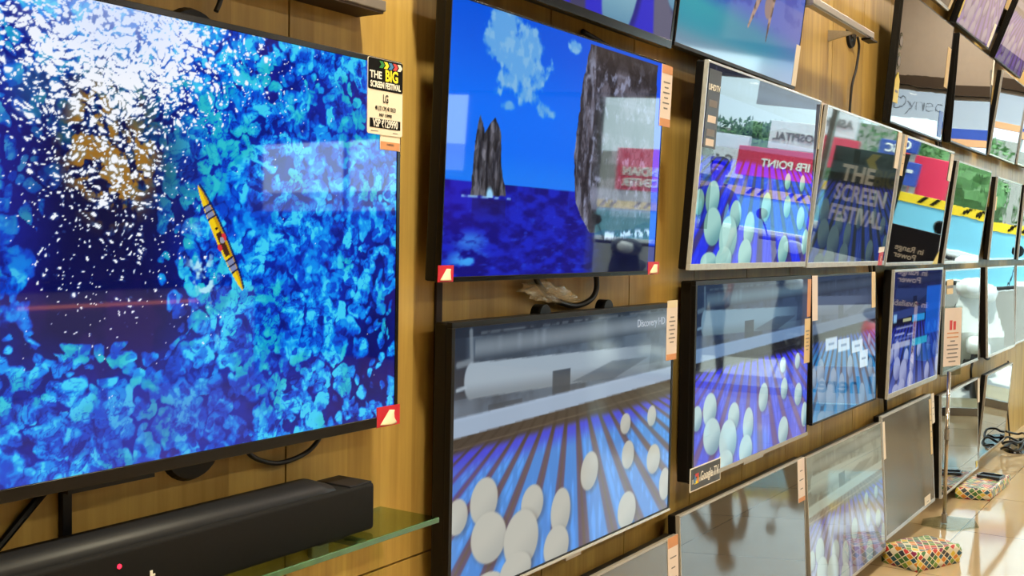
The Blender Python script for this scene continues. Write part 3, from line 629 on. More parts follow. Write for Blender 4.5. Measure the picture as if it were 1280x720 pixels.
tag_card('R5', .405, .445, .012, .047, 'tiny yellow sticker at the lower right of the cream framed floor television', 'yellow_sticker', (), 0, 'sticker', 'sticker', None)
tag_card('A', .390, .455, .25, .433, 'cream tag on the right edge of the television with clear stickers', 'paper_cream', (), 0)
tag_card('A', .365, .440, .018, .137, 'bright blue sticker on the lower right of the television with clear stickers', 'blue_sticker', (), 0, 'sticker', 'sticker', None)
for k, (z0, z1, lb) in enumerate(((.295, .365, 'upper small oval clear sticker on the upper right television edge'), (.215, .285, 'lower small oval clear sticker on the upper right television edge'))):
    loc, rot = on_tv('A', -.433, z0, -.0008); s = empty('sticker', loc, rot, lb, 'sticker', 'clear stickers')
    prism('film', [(.026*math.cos(a*PI/10), (z1-z0)/2+(z1-z0)/2*math.sin(a*PI/10)) for a in range(20)], 0, .001, M['acrylic'], s)
    prism('rim', [(.020*math.cos(a*PI/10), (z1-z0)/2+.02*math.sin(a*PI/10)) for a in range(20)], -.0004, 0, M['print_grey'], s)
loc, rot = on_tv('A', -.425, .085, -.0008); s = empty('sticker', loc, rot, 'yellow five sided sticker at the left of the upper right television', 'sticker')
prism('film', [(-.036, 0), (.036, 0), (.034, .09), (.0, .122), (-.034, .09)], 0, .001, M['yellow_sticker'], s); box('print_mark', (-.02, .02, -.0004, 0, .04, .05), M['print_grey'], s)
tag_card('B', .425, .470, .39, .526, 'pale tag at the right edge of the second upper right television', 'paper', (), 0)
tag_card('E', .352, .405, .008, .135, 'pale tag on the right edge of the faint violet egg television', 'paper', (), 0)
tag_card('E', -.432, -.405, .03, .16, 'yellow sticker at the left edge of the faint violet egg television', 'yellow_sticker', (), 0, 'sticker', 'sticker', None)
tag_card('D', .440, .480, .010, .14, 'cream tag on the lowest corner of the topmost cut off television', 'paper_cream', (), 0)
tag_card('U', .415, .452, .010, .136, 'pale tag with blue side on the turtle television', 'paper', (), 0)
tag_card('T8', -.415, -.385, .288, .368, 'cream tag on the left of the tree reflecting television', 'paper_cream', (), 0)
tag_card('T12', -.40, -.26, .396, .469, 'cream tag on the upper left of the scooter reflecting television', 'paper_cream', ((.4, .6, 'print_grey'),), 0)

def peel(key, x0, x1, z0, z1, label):
    loc, rot = on_tv(key, (x0+x1)/2, z0, -.0002); w = x1-x0; h = z1-z0
    r = empty('sticker', loc, rot, label, 'sticker', 'red peel stickers')
    box('backing', (-w/2, w/2, 0, .0012, 0, h), M['sticker_red'], r)
    bm = bmesh.new()  # a curled cream corner
    P = [(-w*.38, h*.10), (w*.36, h*.12), (w*.02, h*.80)]
    N = 8; rows = []
    for i in range(N+1):
        f = i/N; a = Vector((P[0][0]*(1-f)+P[2][0]*f, 0, P[0][1]*(1-f)+P[2][1]*f)); b = Vector((P[1][0]*(1-f)+P[2][0]*f, 0, P[1][1]*(1-f)+P[2][1]*f))
        rows.append([bm.verts.new(a.lerp(b, k/6)+Vector((.10*w*math.sin(k/6*PI)*f, -.0006-.009*math.sin(k/6*PI)*(1-.3*f), 0))) for k in range(7)])
    for a, b in zip(rows, rows[1:]):
        for k in range(6): bm.faces.new((a[k], a[k+1], b[k+1], b[k]))
    o = obj('peeling_corner', bm, M['sticker_peel'], r, True); sd = o.modifiers.new('t', 'SOLIDIFY'); sd.thickness = .0004
    return r
peel('T1', .477, .537, -.001, .033, 'red sticker with peeling corner on the ocean television lower right')
peel('T2', -.440, -.394, .001, .031, 'red sticker with peeling corner on the sea stack television lower left')
peel('T2', .398, .457, .001, .031, 'red sticker with peeling corner on the cliff television lower right')

# red and white price flash on the dim television, yellow triangle on the next
loc, rot = on_tv('T5', .418, .0, -.0002); s = empty('sticker', loc, rot, 'red and white sticker at the lower right of the dim egg television', 'sticker')
box('backing', (-.03, .03, 0, .001, 0, .06), M['sticker_red'], s); prism('flash', [(-.045, .05), (.035, .055), (.035, .075), (-.045, .072)], -.0005, 0, M['print_white'], s)
text('₹', .03, (0, -.0008, .025), M['print_white'], s)
loc, rot = on_tv('T6', .42, .0, -.0008); s = empty('sticker', loc, rot, 'yellow triangle sticker at the lower right of the red sign reflecting television', 'sticker')
prism('film', [(-.055, 0), (.045, 0), (.045, .062)], 0, .001, M['yellow_sticker'], s)

# name card on the second egg television
loc, rot = on_tv('G', -.381, -.020, -.0008); s = empty('name_card', loc, rot, 'dark name card with white border on the lower left of the egg television', 'card')
box('border', (-.103, .103, 0, .0015, 0, .063), M['print_white'], s); box('panel', (-.099, .099, -.0005, 0, .003, .060), M['card_dark'], s)
lg = box('logo', (-.078, -.050, -.0012, -.0005, .018, .026), M['print_yellow'], s)
for (a, b, c, d, m) in ((-.078, -.069, .020, .042, 'print_blue'), (-.072, -.050, .037, .045, 'print_red'), (-.058, -.050, .020, .040, 'print_orange')): box('logo', (a, b, -.0013, -.0006, c, d), M[m], s)
text('Google TV', .036, (.025, -.0008, .032), M['print_white'], s, sx=.78)

# energy strip along the left of the silver framed television
loc, rot = on_tv('T4', -.411, .27, -.0008); s = empty('feature_strip', loc, rot, 'tall brown feature strip with UHDTV lettering on the silver framed egg television', 'sticker')
box('film', (-.040, .040, 0, .001, .05, .252), M['card_dark'], s); box('clear_tail', (-.034, .034, 0, .0008, -.16, .05), M['acrylic'], s)
text('UHDTV', .022, (0, -.0005, .205), M['print_white'], s, bold=.0004)
for z, m in ((.165, 'print_grey'), (.125, 'paper_pink'), (.09, 'print_grey'), (.065, 'paper_pink')): box('print_mark', (-.026, .026, -.0005, 0, z-.009, z+.009), M[m], s)

# ------------------------------------------------------------------ soundbar, glass shelf, brackets
sb = empty('soundbar', (.86, -.06, .823), (0, 0, 0), 'long black soundbar on the glass shelf under the ocean television', 'soundbar')
bm = bmesh.new(); bx(bm, -.56, .512, -.040, .040, .0035, .080, .006, seg=3); obj('body', bm, M['soundbar'], sb, True)
bm = bmesh.new(); n = 12
prof = [(.038, .078)]+[(.004+.034*math.cos(a*PI/n), .079+.020*math.sin(a*PI/n)) for a in range(n+1)]
ra = [bm.verts.new((-.55, y, z)) for y, z in prof]; rb = [bm.verts.new((.40, y, z)) for y, z in prof]; rc = [bm.verts.new((.43, y, .079+(z-.079)*.5)) for y, z in prof]
for A, B in ((ra, rb), (rb, rc)):
    for i in range(len(prof)-1): bm.faces.new((A[i], A[i+1], B[i+1], B[i]))
bm.faces.new(ra); bm.faces.new(rc[::-1]); obj('top_grille', bm, M['soundbar_top'], sb, True)
bm = bmesh.new(); bx(bm, .455, .509, -.036, .036, .079, .0825, .0015); obj('control_pad', bm, M['soundbar_top'], sb)
bm = bmesh.new()
for k in range(9): cyl(bm, (.511, -.034, .010+k*.0075), (.511, .034, .010+k*.0075), .004, n=8)
obj('ribbed_end', bm, M['black'], sb)
obj('power_light', cyl(bmesh.new(), (.019, -.0412, .060), (.019, -.039, .060), .0030, n=12), M['led_red'], sb)
prism('mark', [(.066, .028), (.070, .028), (.070, .035), (.074, .035), (.074, .038), (.070, .038), (.070, .043), (.066, .043)], -.0408, -.0400, M['print_white'], sb)
for x in (-.45, .42): box('rubber_foot', (x-.03, x+.03, -.03, .03, .0, .004), M['rubber'], sb)

gs = empty('glass_shelf', (1.0, 0, .823), (0, 0, 0), 'clear glass shelf with green edge carrying the soundbar', 'shelf')
box('glass_plate', (-1.0, .505, -.128, -.001, -.008, 0), M['glass_shelf'], gs); bm = bmesh.new(); bx(bm, -1., .505, -.132, -.128, -.009, .0, .001); obj('front_edge', bm, M['glass_edge'], gs)
for x in (-.7, .34): 
    bm = bmesh.new(); bx(bm, x-.012, x+.012, -.10, -.002, -.018, -.0085, .002); bx(bm, x-.02, x+.02, -.012, -.001, -.05, -.0085, .002); obj('support', bm, M['aluminium'], gs)

br = empty('strut_bracket', (.868, -.001, .885), (0, 0, 0), 'black triangular strut bracket behind the soundbar left part', 'bracket')
bm = bmesh.new(); bx(bm, -.007, .007, -.010, .0, -.02, .125, .001); obj('upright', bm, M['black'], br)
bm = bmesh.new(); d = Vector((-.075, 0, -.085)); cyl(bm, (0, -.006, .115), (-.105, -.006, .02), .0055, n=8); obj('diagonal', bm, M['black'], br)
bm = bmesh.new(); bx(bm, -.02, .02, -.004, .0, .10, .125); obj('wall_plate', bm, M['black'], br)

ts = empty('shelf', (.90, -.030, 1.672), (0, 0, 0), 'grey weathered shelf above the ocean television, only its end in view', 'shelf')
bm = bmesh.new(); bx(bm, -.9, .535, -.030, .030, .004, .022, .002); obj('board', bm, M['greywood'], ts)
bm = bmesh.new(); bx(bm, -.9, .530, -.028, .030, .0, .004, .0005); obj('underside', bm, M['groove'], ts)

lb = empty('light_bar', (3.62, -.10, 2.055), (0, 0, 0), 'grey aluminium bar bracket beside the turtle television with black cable disc', 'wall bar')
bm = bmesh.new(); bx(bm, -.19, .50, -.026, .006, .0, .024, .003); bx(bm, -.19, .50, -.020, .002, -.004, .0); obj('bar', bm, M['aluminium'], lb)
for x in (-.15, .36):
    bm = bmesh.new(); a = [bm.verts.new((x-.006, y, z)) for y, z in ((.1012, -.02), (.1012, .02), (-.01, .004))]; b = [bm.verts.new((x+.006, y, z)) for y, z in ((.1012, -.02), (.1012, .02), (-.01, .004))]
    bm.faces.new(a); bm.faces.new(b[::-1])
    for i in range(3): bm.faces.new((a[i], a[(i+1) % 3], b[(i+1) % 3], b[i]))
    obj('gusset', bm, M['aluminium'], lb)
bm = bmesh.new(); bx(bm, .44, .53, -.030, .004, -.010, -.004); obj('dark_end_strip', bm, M['black'], lb)  # thin black strip under the right end of the bar

def disc(x, z, r, label, y=-.010):
    d = empty('cable_grommet', (x, 0, z), (0, 0, 0), label, 'cable grommet', 'black wall discs')
    obj('disc', cyl(bmesh.new(), (0, y, 0), (0, 0, 0), r*.92, r, 32), M['black'], d, False); obj('centre_cap', cyl(bmesh.new(), (0, y-.003, 0), (0, y, 0), r*.4, r*.5, 24), M['black_gloss'], d)
disc(4.245, 2.105, .055, 'black round wall disc below the aluminium bar')
disc(1.075, 1.568, .055, 'black round wall disc peeking above the ocean television')
disc(1.075, 1.000, .056, 'black round wall disc peeking below the ocean television')
disc(1.70, 1.434, .060, 'black round wall disc half hidden behind the sea stack television left edge', -.012)

def cable(pts, label, r=.004): tag(tube('cable', pts, r, M['dark_cable']), label, 'cable')
cable([(1.15, -.03, .995), (1.18, -.02, .965), (1.24, -.015, .945), (1.30, -.02, .955), (1.335, -.02, .985), (1.34, -.03, 1.03)], 'black cable loop hanging below the ocean television right of the disc')
cable([(1.10, -.024, 1.62), (1.11, -.025, 1.65), (1.115, -.02, 1.72), (1.13, -.01, 1.85)], 'black cable rising from above the ocean television')
cable([(2.245, -.02, 1.235), (2.25, -.02, 1.19), (2.22, -.02, 1.165), (2.15, -.02, 1.155), (2.07, -.02, 1.17), (2.0, -.02, 1.205), (1.97, -.02, 1.24)], 'thick black cable looping below the sea stack television', .0065)
cable([(2.18, -.01, 1.772), (2.24, -.012, 1.764), (2.30, -.012, 1.756), (2.38, -.012, 1.752), (2.42, -.01, 1.745)], 'black cable between the cliff television and purple lanes television', .006)
cable([(4.265, -.024, 2.095), (4.30, -.02, 2.06), (4.285, -.016, 1.98), (4.24, -.014, 1.90), (4.22, -.012, 1.75)], 'thin black cable falling from the disc below the aluminium bar', .005)
cable([(4.53, -.02, 1.24), (4.57, -.02, 1.17), (4.62, -.02, 1.08), (4.66, -.02, 1.0)], 'straight black cable beside the teal lanes television', .007)
cable([(4.60, -.02, 1.24), (4.62, -.02, 1.15), (4.67, -.02, 1.02), (4.69, -.02, .92)], 'second black cable right of the straight one by the teal lanes television', .006)
cable([(4.75, -.02, .78), (4.78, -.02, .71), (4.84, -.02, .65), (4.86, -.02, .58)], 'black cable between dark menu television and dull grey television', .008)
cable([(5.60, -.02, 1.84), (5.66, -.03, 1.76), (5.62, -.03, 1.70), (5.70, -.03, 1.74), (5.73, -.02, 1.82)], 'tangled black cable above the tree reflecting television', .007)
cable([(6.72, -.02, .72), (6.75, -.02, .66), (6.70, -.02, .60), (6.73, -.02, .52)], 'black cable right of the scooter television above the floor television', .007)
cable([(7.05, -.02, .655), (7.10, -.03, .635), (7.18, -.03, .63), (7.24, -.02, .655)], 'black cable loop under the rightmost third row television', .008)
cable([(7.95, -.02, .55), (7.97, -.02, .40), (7.92, -.03, .25), (7.94, -.05, .02)], 'thin black cable running down the wall at the right edge', .005)

# crumpled clear plastic hanging below the sea stack television
bm = bmesh.new(); bmesh.ops.create_icosphere(bm, subdivisions=4, radius=1)
rs = np.random.RandomState(4)
from mathutils import noise as mn
for v in bm.verts:
    p = v.co.copy(); k = 1+.55*mn.noise(p*2.3)+.35*mn.noise(p*6.1); v.co = Vector((p.x*.10*k, p.y*.012*k, p.z*.018*k-.016*p.x))
def bag_mat():
    m = bpy.data.materials.new('crumpled_clear_plastic'); m.use_nodes = True; b = m.node_tree.nodes['Principled BSDF']
    b.inputs['Base Color'].default_value = (*lin((214, 196, 160)), 1); b.inputs['Roughness'].default_value = .18; b.inputs['Alpha'].default_value = .42; b.inputs['Specular IOR Level'].default_value = .8
    return m
o = obj('plastic_bag', bm, bag_mat()); o.location = (2.04, -.022, 1.186); tag(o, 'crumpled clear plastic wrap tucked below the sea stack television', 'plastic wrap')

# ------------------------------------------------------------------ floor objects
def woven_box(A, B, C, h, label, lean=.0):
    """low packed bundle with a printed cover; A-B-C are three floor corners"""
    A, B, C = (Vector((*p, 0)) for p in (A, B, C)); Dd = A+C-B; cen = (A+C)/2
    bm = bmesh.new(); uvl = bm.loops.layers.uv.new('UVMap')
    e1 = B-A; e2 = C-B; n1 = 10; n2 = 14; nh = 4
    def P(u, v, k):
        inset = .012*(1-k)**2; zz = h*k
        p = A+e1*u+e2*v; c = p-cen; r = 1.06-.10*(k-.55)**2-(.03 if k > .99 else 0)
        p = cen+c*r; w = mn.noise(Vector((u*4, v*4, k*2+h*30)))*.007
        return Vector((p.x+w, p.y+w, zz+(mn.noise(Vector((u*3+7, v*3, 1)))*.010+lean*v if k > .5 else 0)))
    def grid(f, na, nb, su, sv):
        vs = [[bm.verts.new(f(i/na, j/nb)) for j in range(nb+1)] for i in range(na+1)]
        for i in range(na):
            for j in range(nb):
                q = bm.faces.new((vs[i][j], vs[i+1][j], vs[i+1][j+1], vs[i][j+1]))
                for l, (a, b) in zip(q.loops, ((i, j), (i+1, j), (i+1, j+1), (i, j+1))): l[uvl].uv = (a/na*su, b/nb*sv)
    l1, l2 = e1.length, e2.length
    grid(lambda u, v: P(u, v, 1.), n1, n2, l1, l2); grid(lambda u, v: P(u, v, 0.), n1, n2, l1, l2)
    grid(lambda u, k: P(u, 0, k), n1, nh, l1, h*1.2); grid(lambda u, k: P(u, 1, k), n1, nh, l1, h*1.2); grid(lambda v, k: P(0, v, k), n2, nh, l2, h*1.2); grid(lambda v, k: P(1, v, k), n2, nh, l2, h*1.2)
    bmesh.ops.remove_doubles(bm, verts=bm.verts, dist=.0005)
    o = obj('packing_bundle', bm, M['weave'], None, True); tag(o, label, 'box', 'woven print boxes on the floor'); return o
woven_box((4.61, -.092), (4.55, -.24), (4.79, -.350), .080, 'nearer low box with multicolour woven print on the floor')
woven_box((6.03, -.095), (6.075, -.248), (6.56, -.262), .056, 'farther low box with multicolour woven print on the floor')
tr = empty('tray', (6.40, -.195, .058), (0, 0, -.12), 'dark grey flat tray on the farther woven print box', 'tray')
bm = bmesh.new(); bx(bm, -.05, .05, -.06, .06, 0, .006, .002); obj('base', bm, M['scooter_dark'], tr)
bm = bmesh.new(); bx(bm, -.05, .05, -.06, -.053, .006, .014); bx(bm, -.05, .05, .053, .06, .006, .014); bx(bm, -.05, -.043, -.053, .053, .006, .014); bx(bm, .043, .05, -.053, .053, .006, .014); obj('rim', bm, M['scooter_dark'], tr)

st = empty('sign_stand', (5.424, -.160, 0), (0, 0, 0), 'slim pole stand holding a printed sheet in clear sleeve in front of the televisions', 'sign stand')
bm = bmesh.new(); P_ = [(-.10, .08), (.02, .10), (.15, .03), (.17, -.10), (.02, -.15), (-.12, -.06)]
a = [bm.verts.new((x, y, .0)) for x, y in P_]; b = [bm.verts.new((x, y, .006)) for x, y in P_]; bm.faces.new(a[::-1]); bm.faces.new(b)
for i in range(6): bm.faces.new((a[i], a[(i+1) % 6], b[(i+1) % 6], b[i]))
obj('base_plate', bm, M['acrylic'], st)
bm = bmesh.new(); cyl(bm, (0, 0, .006), (0, 0, .72), .0085, n=16); obj('pole', bm, M['chrome'], st, True)
bm = bmesh.new(); cyl(bm, (0, 0, .006), (0, 0, .05), .013, n=16); cyl(bm, (0, 0, .40), (0, 0, .45), .012, n=16); obj('collar', bm, M['aluminium'], st)
sh = empty('sleeve', (0.02, 0, .70)); sh.parent = st; sh.rotation_euler = (0, 0, math.radians(-18))
for y in (-.007, .005): pass
obj('sleeve_panel', bx(bmesh.new(), -.085, .085, -.006, .006, 0, .325, .002), M['acrylic'], sh)
box('sheet', (-.075, .075, -.0078, -.0064, .045, .318), M['paper_pink'], sh)
box('emblem', (-.03, -.008, -.0084, -.0078, .215, .26), M['print_red'], sh); box('emblem', (.002, .024, -.0084, -.0078, .215, .255), M['print_red'], sh)
for k, (ww, m) in enumerate(((.05, 'orange'), (.05, 'orange'), (.02, 'print_grey'), (.045, 'print_grey'), (.05, 'print_grey'), (.04, 'print_grey'), (.05, 'print_grey'), (.03, 'print_grey'))):
    z = .20-k*.019; box('print_mark', (-ww, ww, -.0084, -.0078, z-.003, z+.003), M[m], sh)

cb = empty('base_plate', (7.86, -.13, 0), (0, 0, 0), 'black flat oval base plate on the floor at the right edge', 'base plate')
bm = bmesh.new(); bmesh.ops.create_cone(bm, cap_ends=True, segments=40, radius1=1, radius2=.94, depth=1)
for v in bm.verts: v.co = Vector((v.co.x*.30, v.co.y*.10, (v.co.z+.5)*.018))
obj('plate', bm, M['black_gloss'], cb); obj('stub', cyl(bmesh.new(), (.05, 0, .018), (.05, 0, .05), .02), M['black'], cb)
tag(tube('cable_coil', [(7.55+.16*math.cos(k*.6)*(1+.12*math.sin(k)), -.13+.06*math.sin(k*.6)*(1+.1*math.cos(2*k)), .03+.004*k+.012*math.sin(k*1.7)) for k in range(24)], .007, M['dark_cable']), 'loose black cable coil lying on the oval base plate', 'cable')

# ------------------------------------------------------------------ room shell
S = lambda o: tag(o, kind='structure')
XR = 9.3; YF = -9.0; XL = -4.0; ZC = 3.4
S(box('floor', (XL-.2, XR+1.2, YF-.2, .12, -.12, 0), M['floor']))
S(box('ceiling', (XL-.2, XR+.2, YF-.2, .12, ZC, ZC+.12), M['ceiling']))
bm = bmesh.new(); gx = [XL]+[1.270+.395*k for k in range(-13, 21)]+[XR]
gx = [g for g in gx if XL <= g <= XR]
for a, b in zip(gx, gx[1:]):
    if b < 1.70: bx(bm, a+.002, b-.002, 0, .02, 0, .708); bx(bm, a+.002, b-.002, 0, .02, .712, ZC)
    else: bx(bm, a+.002, b-.002, 0, .02, 0, ZC)
bx(bm, XL, XR, .018, .12, 0, ZC, mi=1)
S(obj('wall_back', bm, [M['wood'], M['groove']]))
bm = bmesh.new(); bx(bm, 1.655, 1.675, -.006, .0, 0, ZC, .002); S(obj('trim_1', bm, M['groove']))
M['brown_wall'] = mat('brown_panel_wall', (84, 70, 56), .6, noise=.06)
S(box('wall_left', (XL-.12, XL, YF, 0, 0, ZC), M['brown_wall'])); S(box('wall_front', (XL, XR, YF-.12, YF, 0, ZC), M['brown_wall']))
bm = bmesh.new(); bx(bm, XR-.06, XR+.2, -.10, 0, 0, ZC); bx(bm, XR-.06, XR+.2, YF, YF+.3, 0, ZC); bx(bm, XR-.04, XR+.2, -3.0, -.10, 2.42, ZC, mi=1); bx(bm, XR-.04, XR+.2, YF+.3, -3.0, 2.42, ZC); bx(bm, XR-.08, XR+.2, YF+.3, -.10, 2.42, 2.50); bx(bm, XR-.05, XR+.12, -5.6, -4.1, 0, 2.42); bx(bm, XR-.05, XR+.12, YF+.3, -5.6, 0, 1.55); S(obj('wall_right', bm, [M['brown_wall'], M['ceiling']]))  # opaque bay added and fascia split pale and brown to shape screen reflections
for i, (a, b, z0) in enumerate(((-.10, -1.955, 0), (-1.955, -4.1, 0), (-5.6, -7.2, 1.55), (-7.2, YF+.3, 1.55))):
    S(box('window_%d' % (i+1), (XR, XR+.012, b+.02, a-.02, z0+.06, 2.40), M['pane']))
    bm = bmesh.new(); bx(bm, XR-.02, XR+.04, a-.025, a+.02, z0, 2.42, .003); bx(bm, XR-.02, XR+.04, b, a, z0, z0+.06); bx(bm, XR-.02, XR+.04, b, a, 2.39, 2.42); S(obj('trim_%d' % (i+2), bm, M['aluminium']))

# ceiling lights: a frame, a diffuser and a lamp in each
for i, (x, y) in enumerate([(x, y) for x in (-1.5, 1.2, 3.9, 6.6, 8.5) for y in (-.8, -4.0, -7.0)]):
    c = empty('ceiling_light', (x, y, ZC), (0, 0, 0), 'round recessed ceiling light above the shop floor', 'ceiling light', 'round recessed ceiling lights')
    obj('rim', cyl(bmesh.new(), (0, 0, -.02), (0, 0, 0), .095, n=28), M['aluminium'], c); obj('diffuser', cyl(bmesh.new(), (0, 0, -.024), (0, 0, -.018), .08, n=28), M['lamp'], c)
    l = bpy.data.lights.new('lamp', 'AREA'); l.shape = 'DISK'; l.size = .16; l.energy = 95 if (x == 1.2 and y > -1) else 30; l.color = (1, .90, .64) if x < 2 else (1, .91, .77)
    lo = bpy.data.objects.new('lamp', l); COL.objects.link(lo); lo.parent = c; lo.location = (0, 0, -.03)

# a counter with a glowing strip on the far side of the shop
ct = empty('display_counter', (6.0, -7.2, 0), (0, 0, 0), 'long white display counter with a glowing orange strip across the shop', 'counter')
box('body', (-1.6, 1.6, -.35, .35, .0, .84), M['white_wall'], ct); box('worktop', (-1.65, 1.65, -.38, .38, .84, .88), M['black_gloss'], ct); box('light_strip', (-.9, .9, .351, .36, .70, .725), M['led_strip'], ct)

# poster and lettering on the shop window (they face the street, so they read backwards from inside)
def winput(y, z): return (XR-.012, y, z)
INSIDE = (PI/2, 0, -PI/2)      # reads from inside the shop
OUT = (PI/2, 0, PI/2)          # reads from the street
po = empty('window_poster', (XR-.03, -1.58, .90), (0, 0, 0), 'large dark festival poster hung in the shop window', 'poster')
bm = bmesh.new(); bx(bm, -.002, .002, -.30, .30, 0, .88, .0); obj('sheet', bm, mat('poster_sheet', (46, 56, 52), .5, noise=.05), po)
pw = mat('poster_lettering', (232, 238, 230), .5, noise=0)
for s_, z, yy, ww in (('THE', .665, -.06, .80), ('SCREEN', .50, .0, .66), ('FESTIVAL', .325, .0, .60)): text(s_, .185, (-.004, yy, z), pw, po, OUT, bold=.006, sx=ww)
text('BIG', .185, (-.004, .17, .665), mat('poster_yellow', (90, 92, 50), .5, noise=0), po, OUT, bold=.006, sx=.66)
bm = bmesh.new()
a = [bm.verts.new((-.0045, y, z)) for y, z in ((.09, .74), (.02, .74), (-.02, .80), (.02, .86), (.09, .86), (.05, .80))]; bm.faces.new(a); obj('arrow', bm, mat('poster_arrow', (170, 168, 70), .5, noise=0), po)
sd_ = empty('display_standee', (XR-.22, -1.06, 0), (0, 0, 0), 'dark navy standee with white lettering inside the shop window', 'standee')
bm = bmesh.new(); bx(bm, -.02, .02, -.24, .24, .03, 1.22, .006); obj('board', bm, mat('standee_navy', (18, 24, 44), .4, noise=.04), sd_); bm = bmesh.new(); bx(bm, -.12, .12, -.22, .22, 0, .03, .005); obj('foot', bm, M['black'], sd_)
for s_, z, yy in (('in Range', 1.05, .02), ('Power', .99, .0), ('in Available', .80, .0)): text(s_, .066, (-.022, yy, z), M['print_white'], sd_, INSIDE, bold=.001)
box('panel', (-.024, -.02, -.20, -.02, .30, .55), M['sign_blue'], sd_); box('panel', (-.024, -.02, .0, .20, .36, .50), M['print_blue'], sd_)

lt = empty('window_lettering', (XR-.02, -1.1, .12), (0, 0, 0), 'blue lettering low on the shop window', 'lettering'); wb = mat('window_blue', (34, 84, 150), .4, noise=0)
box('film', (.002, .006, -.95, .25, -.05, .26), M['sign_white'], lt)
text('The', .20, (0, .0, .10), wb, lt, INSIDE, bold=.004); text('all here.', .20, (0, -.52, .10), wb, lt, INSIDE, bold=.004)
tl = empty('window_sign', (XR+.10, -1.05, 2.16), (0, 0, 0), 'white sign with added glow under the shop window head with thin lettering', 'sign')
M['added_glow'] = mat('sign_face_added_glow', (230, 232, 245), .5, emit=(226, 228, 250), estr=2.4, noise=0)  # glow added to the sheet so it reflects bright in the upper screens
box('sheet', (0, .03, -1.6, .85, .02, .235), M['added_glow'], tl); text('Dynec', .16, (-.004, -.15, .13), mat('pale_grey_print', (150, 150, 165), .5, noise=0), tl, OUT, bold=-.0035)

# ------------------------------------------------------------------ the street outside
S(box('ground', (XR+1.2, 60, -45, 20, -.20, -.08), M['asphalt'])); 
bm = bmesh.new(); XB = 13.0
bar = empty('barricade', (XB, -4, -.08), (0, 0, 0), 'pale blue road barricade with yellow and black stripe along the street', 'barricade')
bm = bmesh.new(); bx(bm, -.06, .06, -12, 6, 1.04, 1.42); obj('panel', bm, M['barricade_blue'], bar); bm = bmesh.new(); bx(bm, -.07, .07, -12, 6, 1.42, 1.52); obj('stripe_band', bm, M['barricade_yellow'], bar)
bm = bmesh.new(); bx(bm, -.09, .09, -12, 6, .98, 1.04, .01); obj('ledge', bm, M['car_white'], bar); bm = bmesh.new(); bx(bm, -.12, .12, -12, 6, 0, .98); obj('kerb_block', bm, M['facade'], bar)
bm = bmesh.new()
for k in range(36):
    y = -12+k*.5
    for q in ((0, .05), (.14, .19)): bm.faces.new([bm.verts.new((-.074, y+yy, zz)) for yy, zz in ((q[0], 1.44), (q[1], 1.44), (q[1]+.07, 1.52), (q[0]+.07, 1.52))])
obj('black_stripes', bm, M['print_black'], bar)

def sign(x, y0, y1, z0, z1, m, lines, label, post=True, tc='print_white'):
    s = empty('street_sign', (x, (y0+y1)/2, -.08), (0, 0, 0), label, 'sign'); w = abs(y1-y0)/2
    bm = bmesh.new(); bx(bm, 0, .12, -w, w, z0+.08, z1+.08, .01); obj('board', bm, M[m], s)
    for (b, sz, yy, zz, t2) in lines: text(b, sz, (-.012, yy, zz+.08), M[t2], s, INSIDE, bold=sz*.02, ext=.008)
    bm = bmesh.new()
    for y in (-w*.8, w*.8): bx(bm, .03, .09, y-.04, y+.04, 0, z0+.08)
    obj('post', bm, M['facade'], s)
sign(18., -6.25, -4.3, 1.62, 2.12, 'sign_red', (('IFB POINT', .19, -.10, 1.86, 'print_white'),), 'red shop sign lettered IFB POINT across the street')
sign(18.3, -7.1, -6.2, 1.55, 2.30, 'sign_white', (('Cafe', .22, 0, 1.85, 'print_grey'),), 'white shop sign left of the red sign across the street')
sign(18.4, -5.9, -4.5, 2.14, 2.62, 'sign_white', (('ASK HOSPITAL', .19, .0, 2.36, 'print_grey'),), 'white hospital sign above the red sign across the street')
sign(17.5, -4.0, -2.7, 1.38, 1.98, 'sign_red', (), 'plain dark red sign board nearest the trees')
sign(17.2, -3.75, -3.2, 1.98, 2.20, 'sign_blue', (('OSC', .18, 0, 2.08, 'print_white'),), 'small dark blue sign above the plain red board')
sign(17.0, -3.5, -3.05, 1.50, 1.85, 'sign_blue', (('service', .10, 0, 1.72, 'print_white'),), 'square blue sign in front of the plain red board')
sign(18., -3.0, -1.7, 2.60, 2.90, 'sign_blue', (), 'long blue roadside board with an orange band along its foot')
_s = [o for o in bpy.data.objects if o.get('label', '').startswith('long blue roadside')][0]; box('orange_band', (-.015, -.001, -.65, .65, 2.68, 2.79), M['orange'], _s)
sign(18., -8.5, -7.45, 1.66, 2.42, 'sign_red', (('INDIAN', .22, 0, 2.0, 'print_white'), ('CENTER', .20, 0, 1.80, 'print_white')), 'red medical centre sign beyond the street')

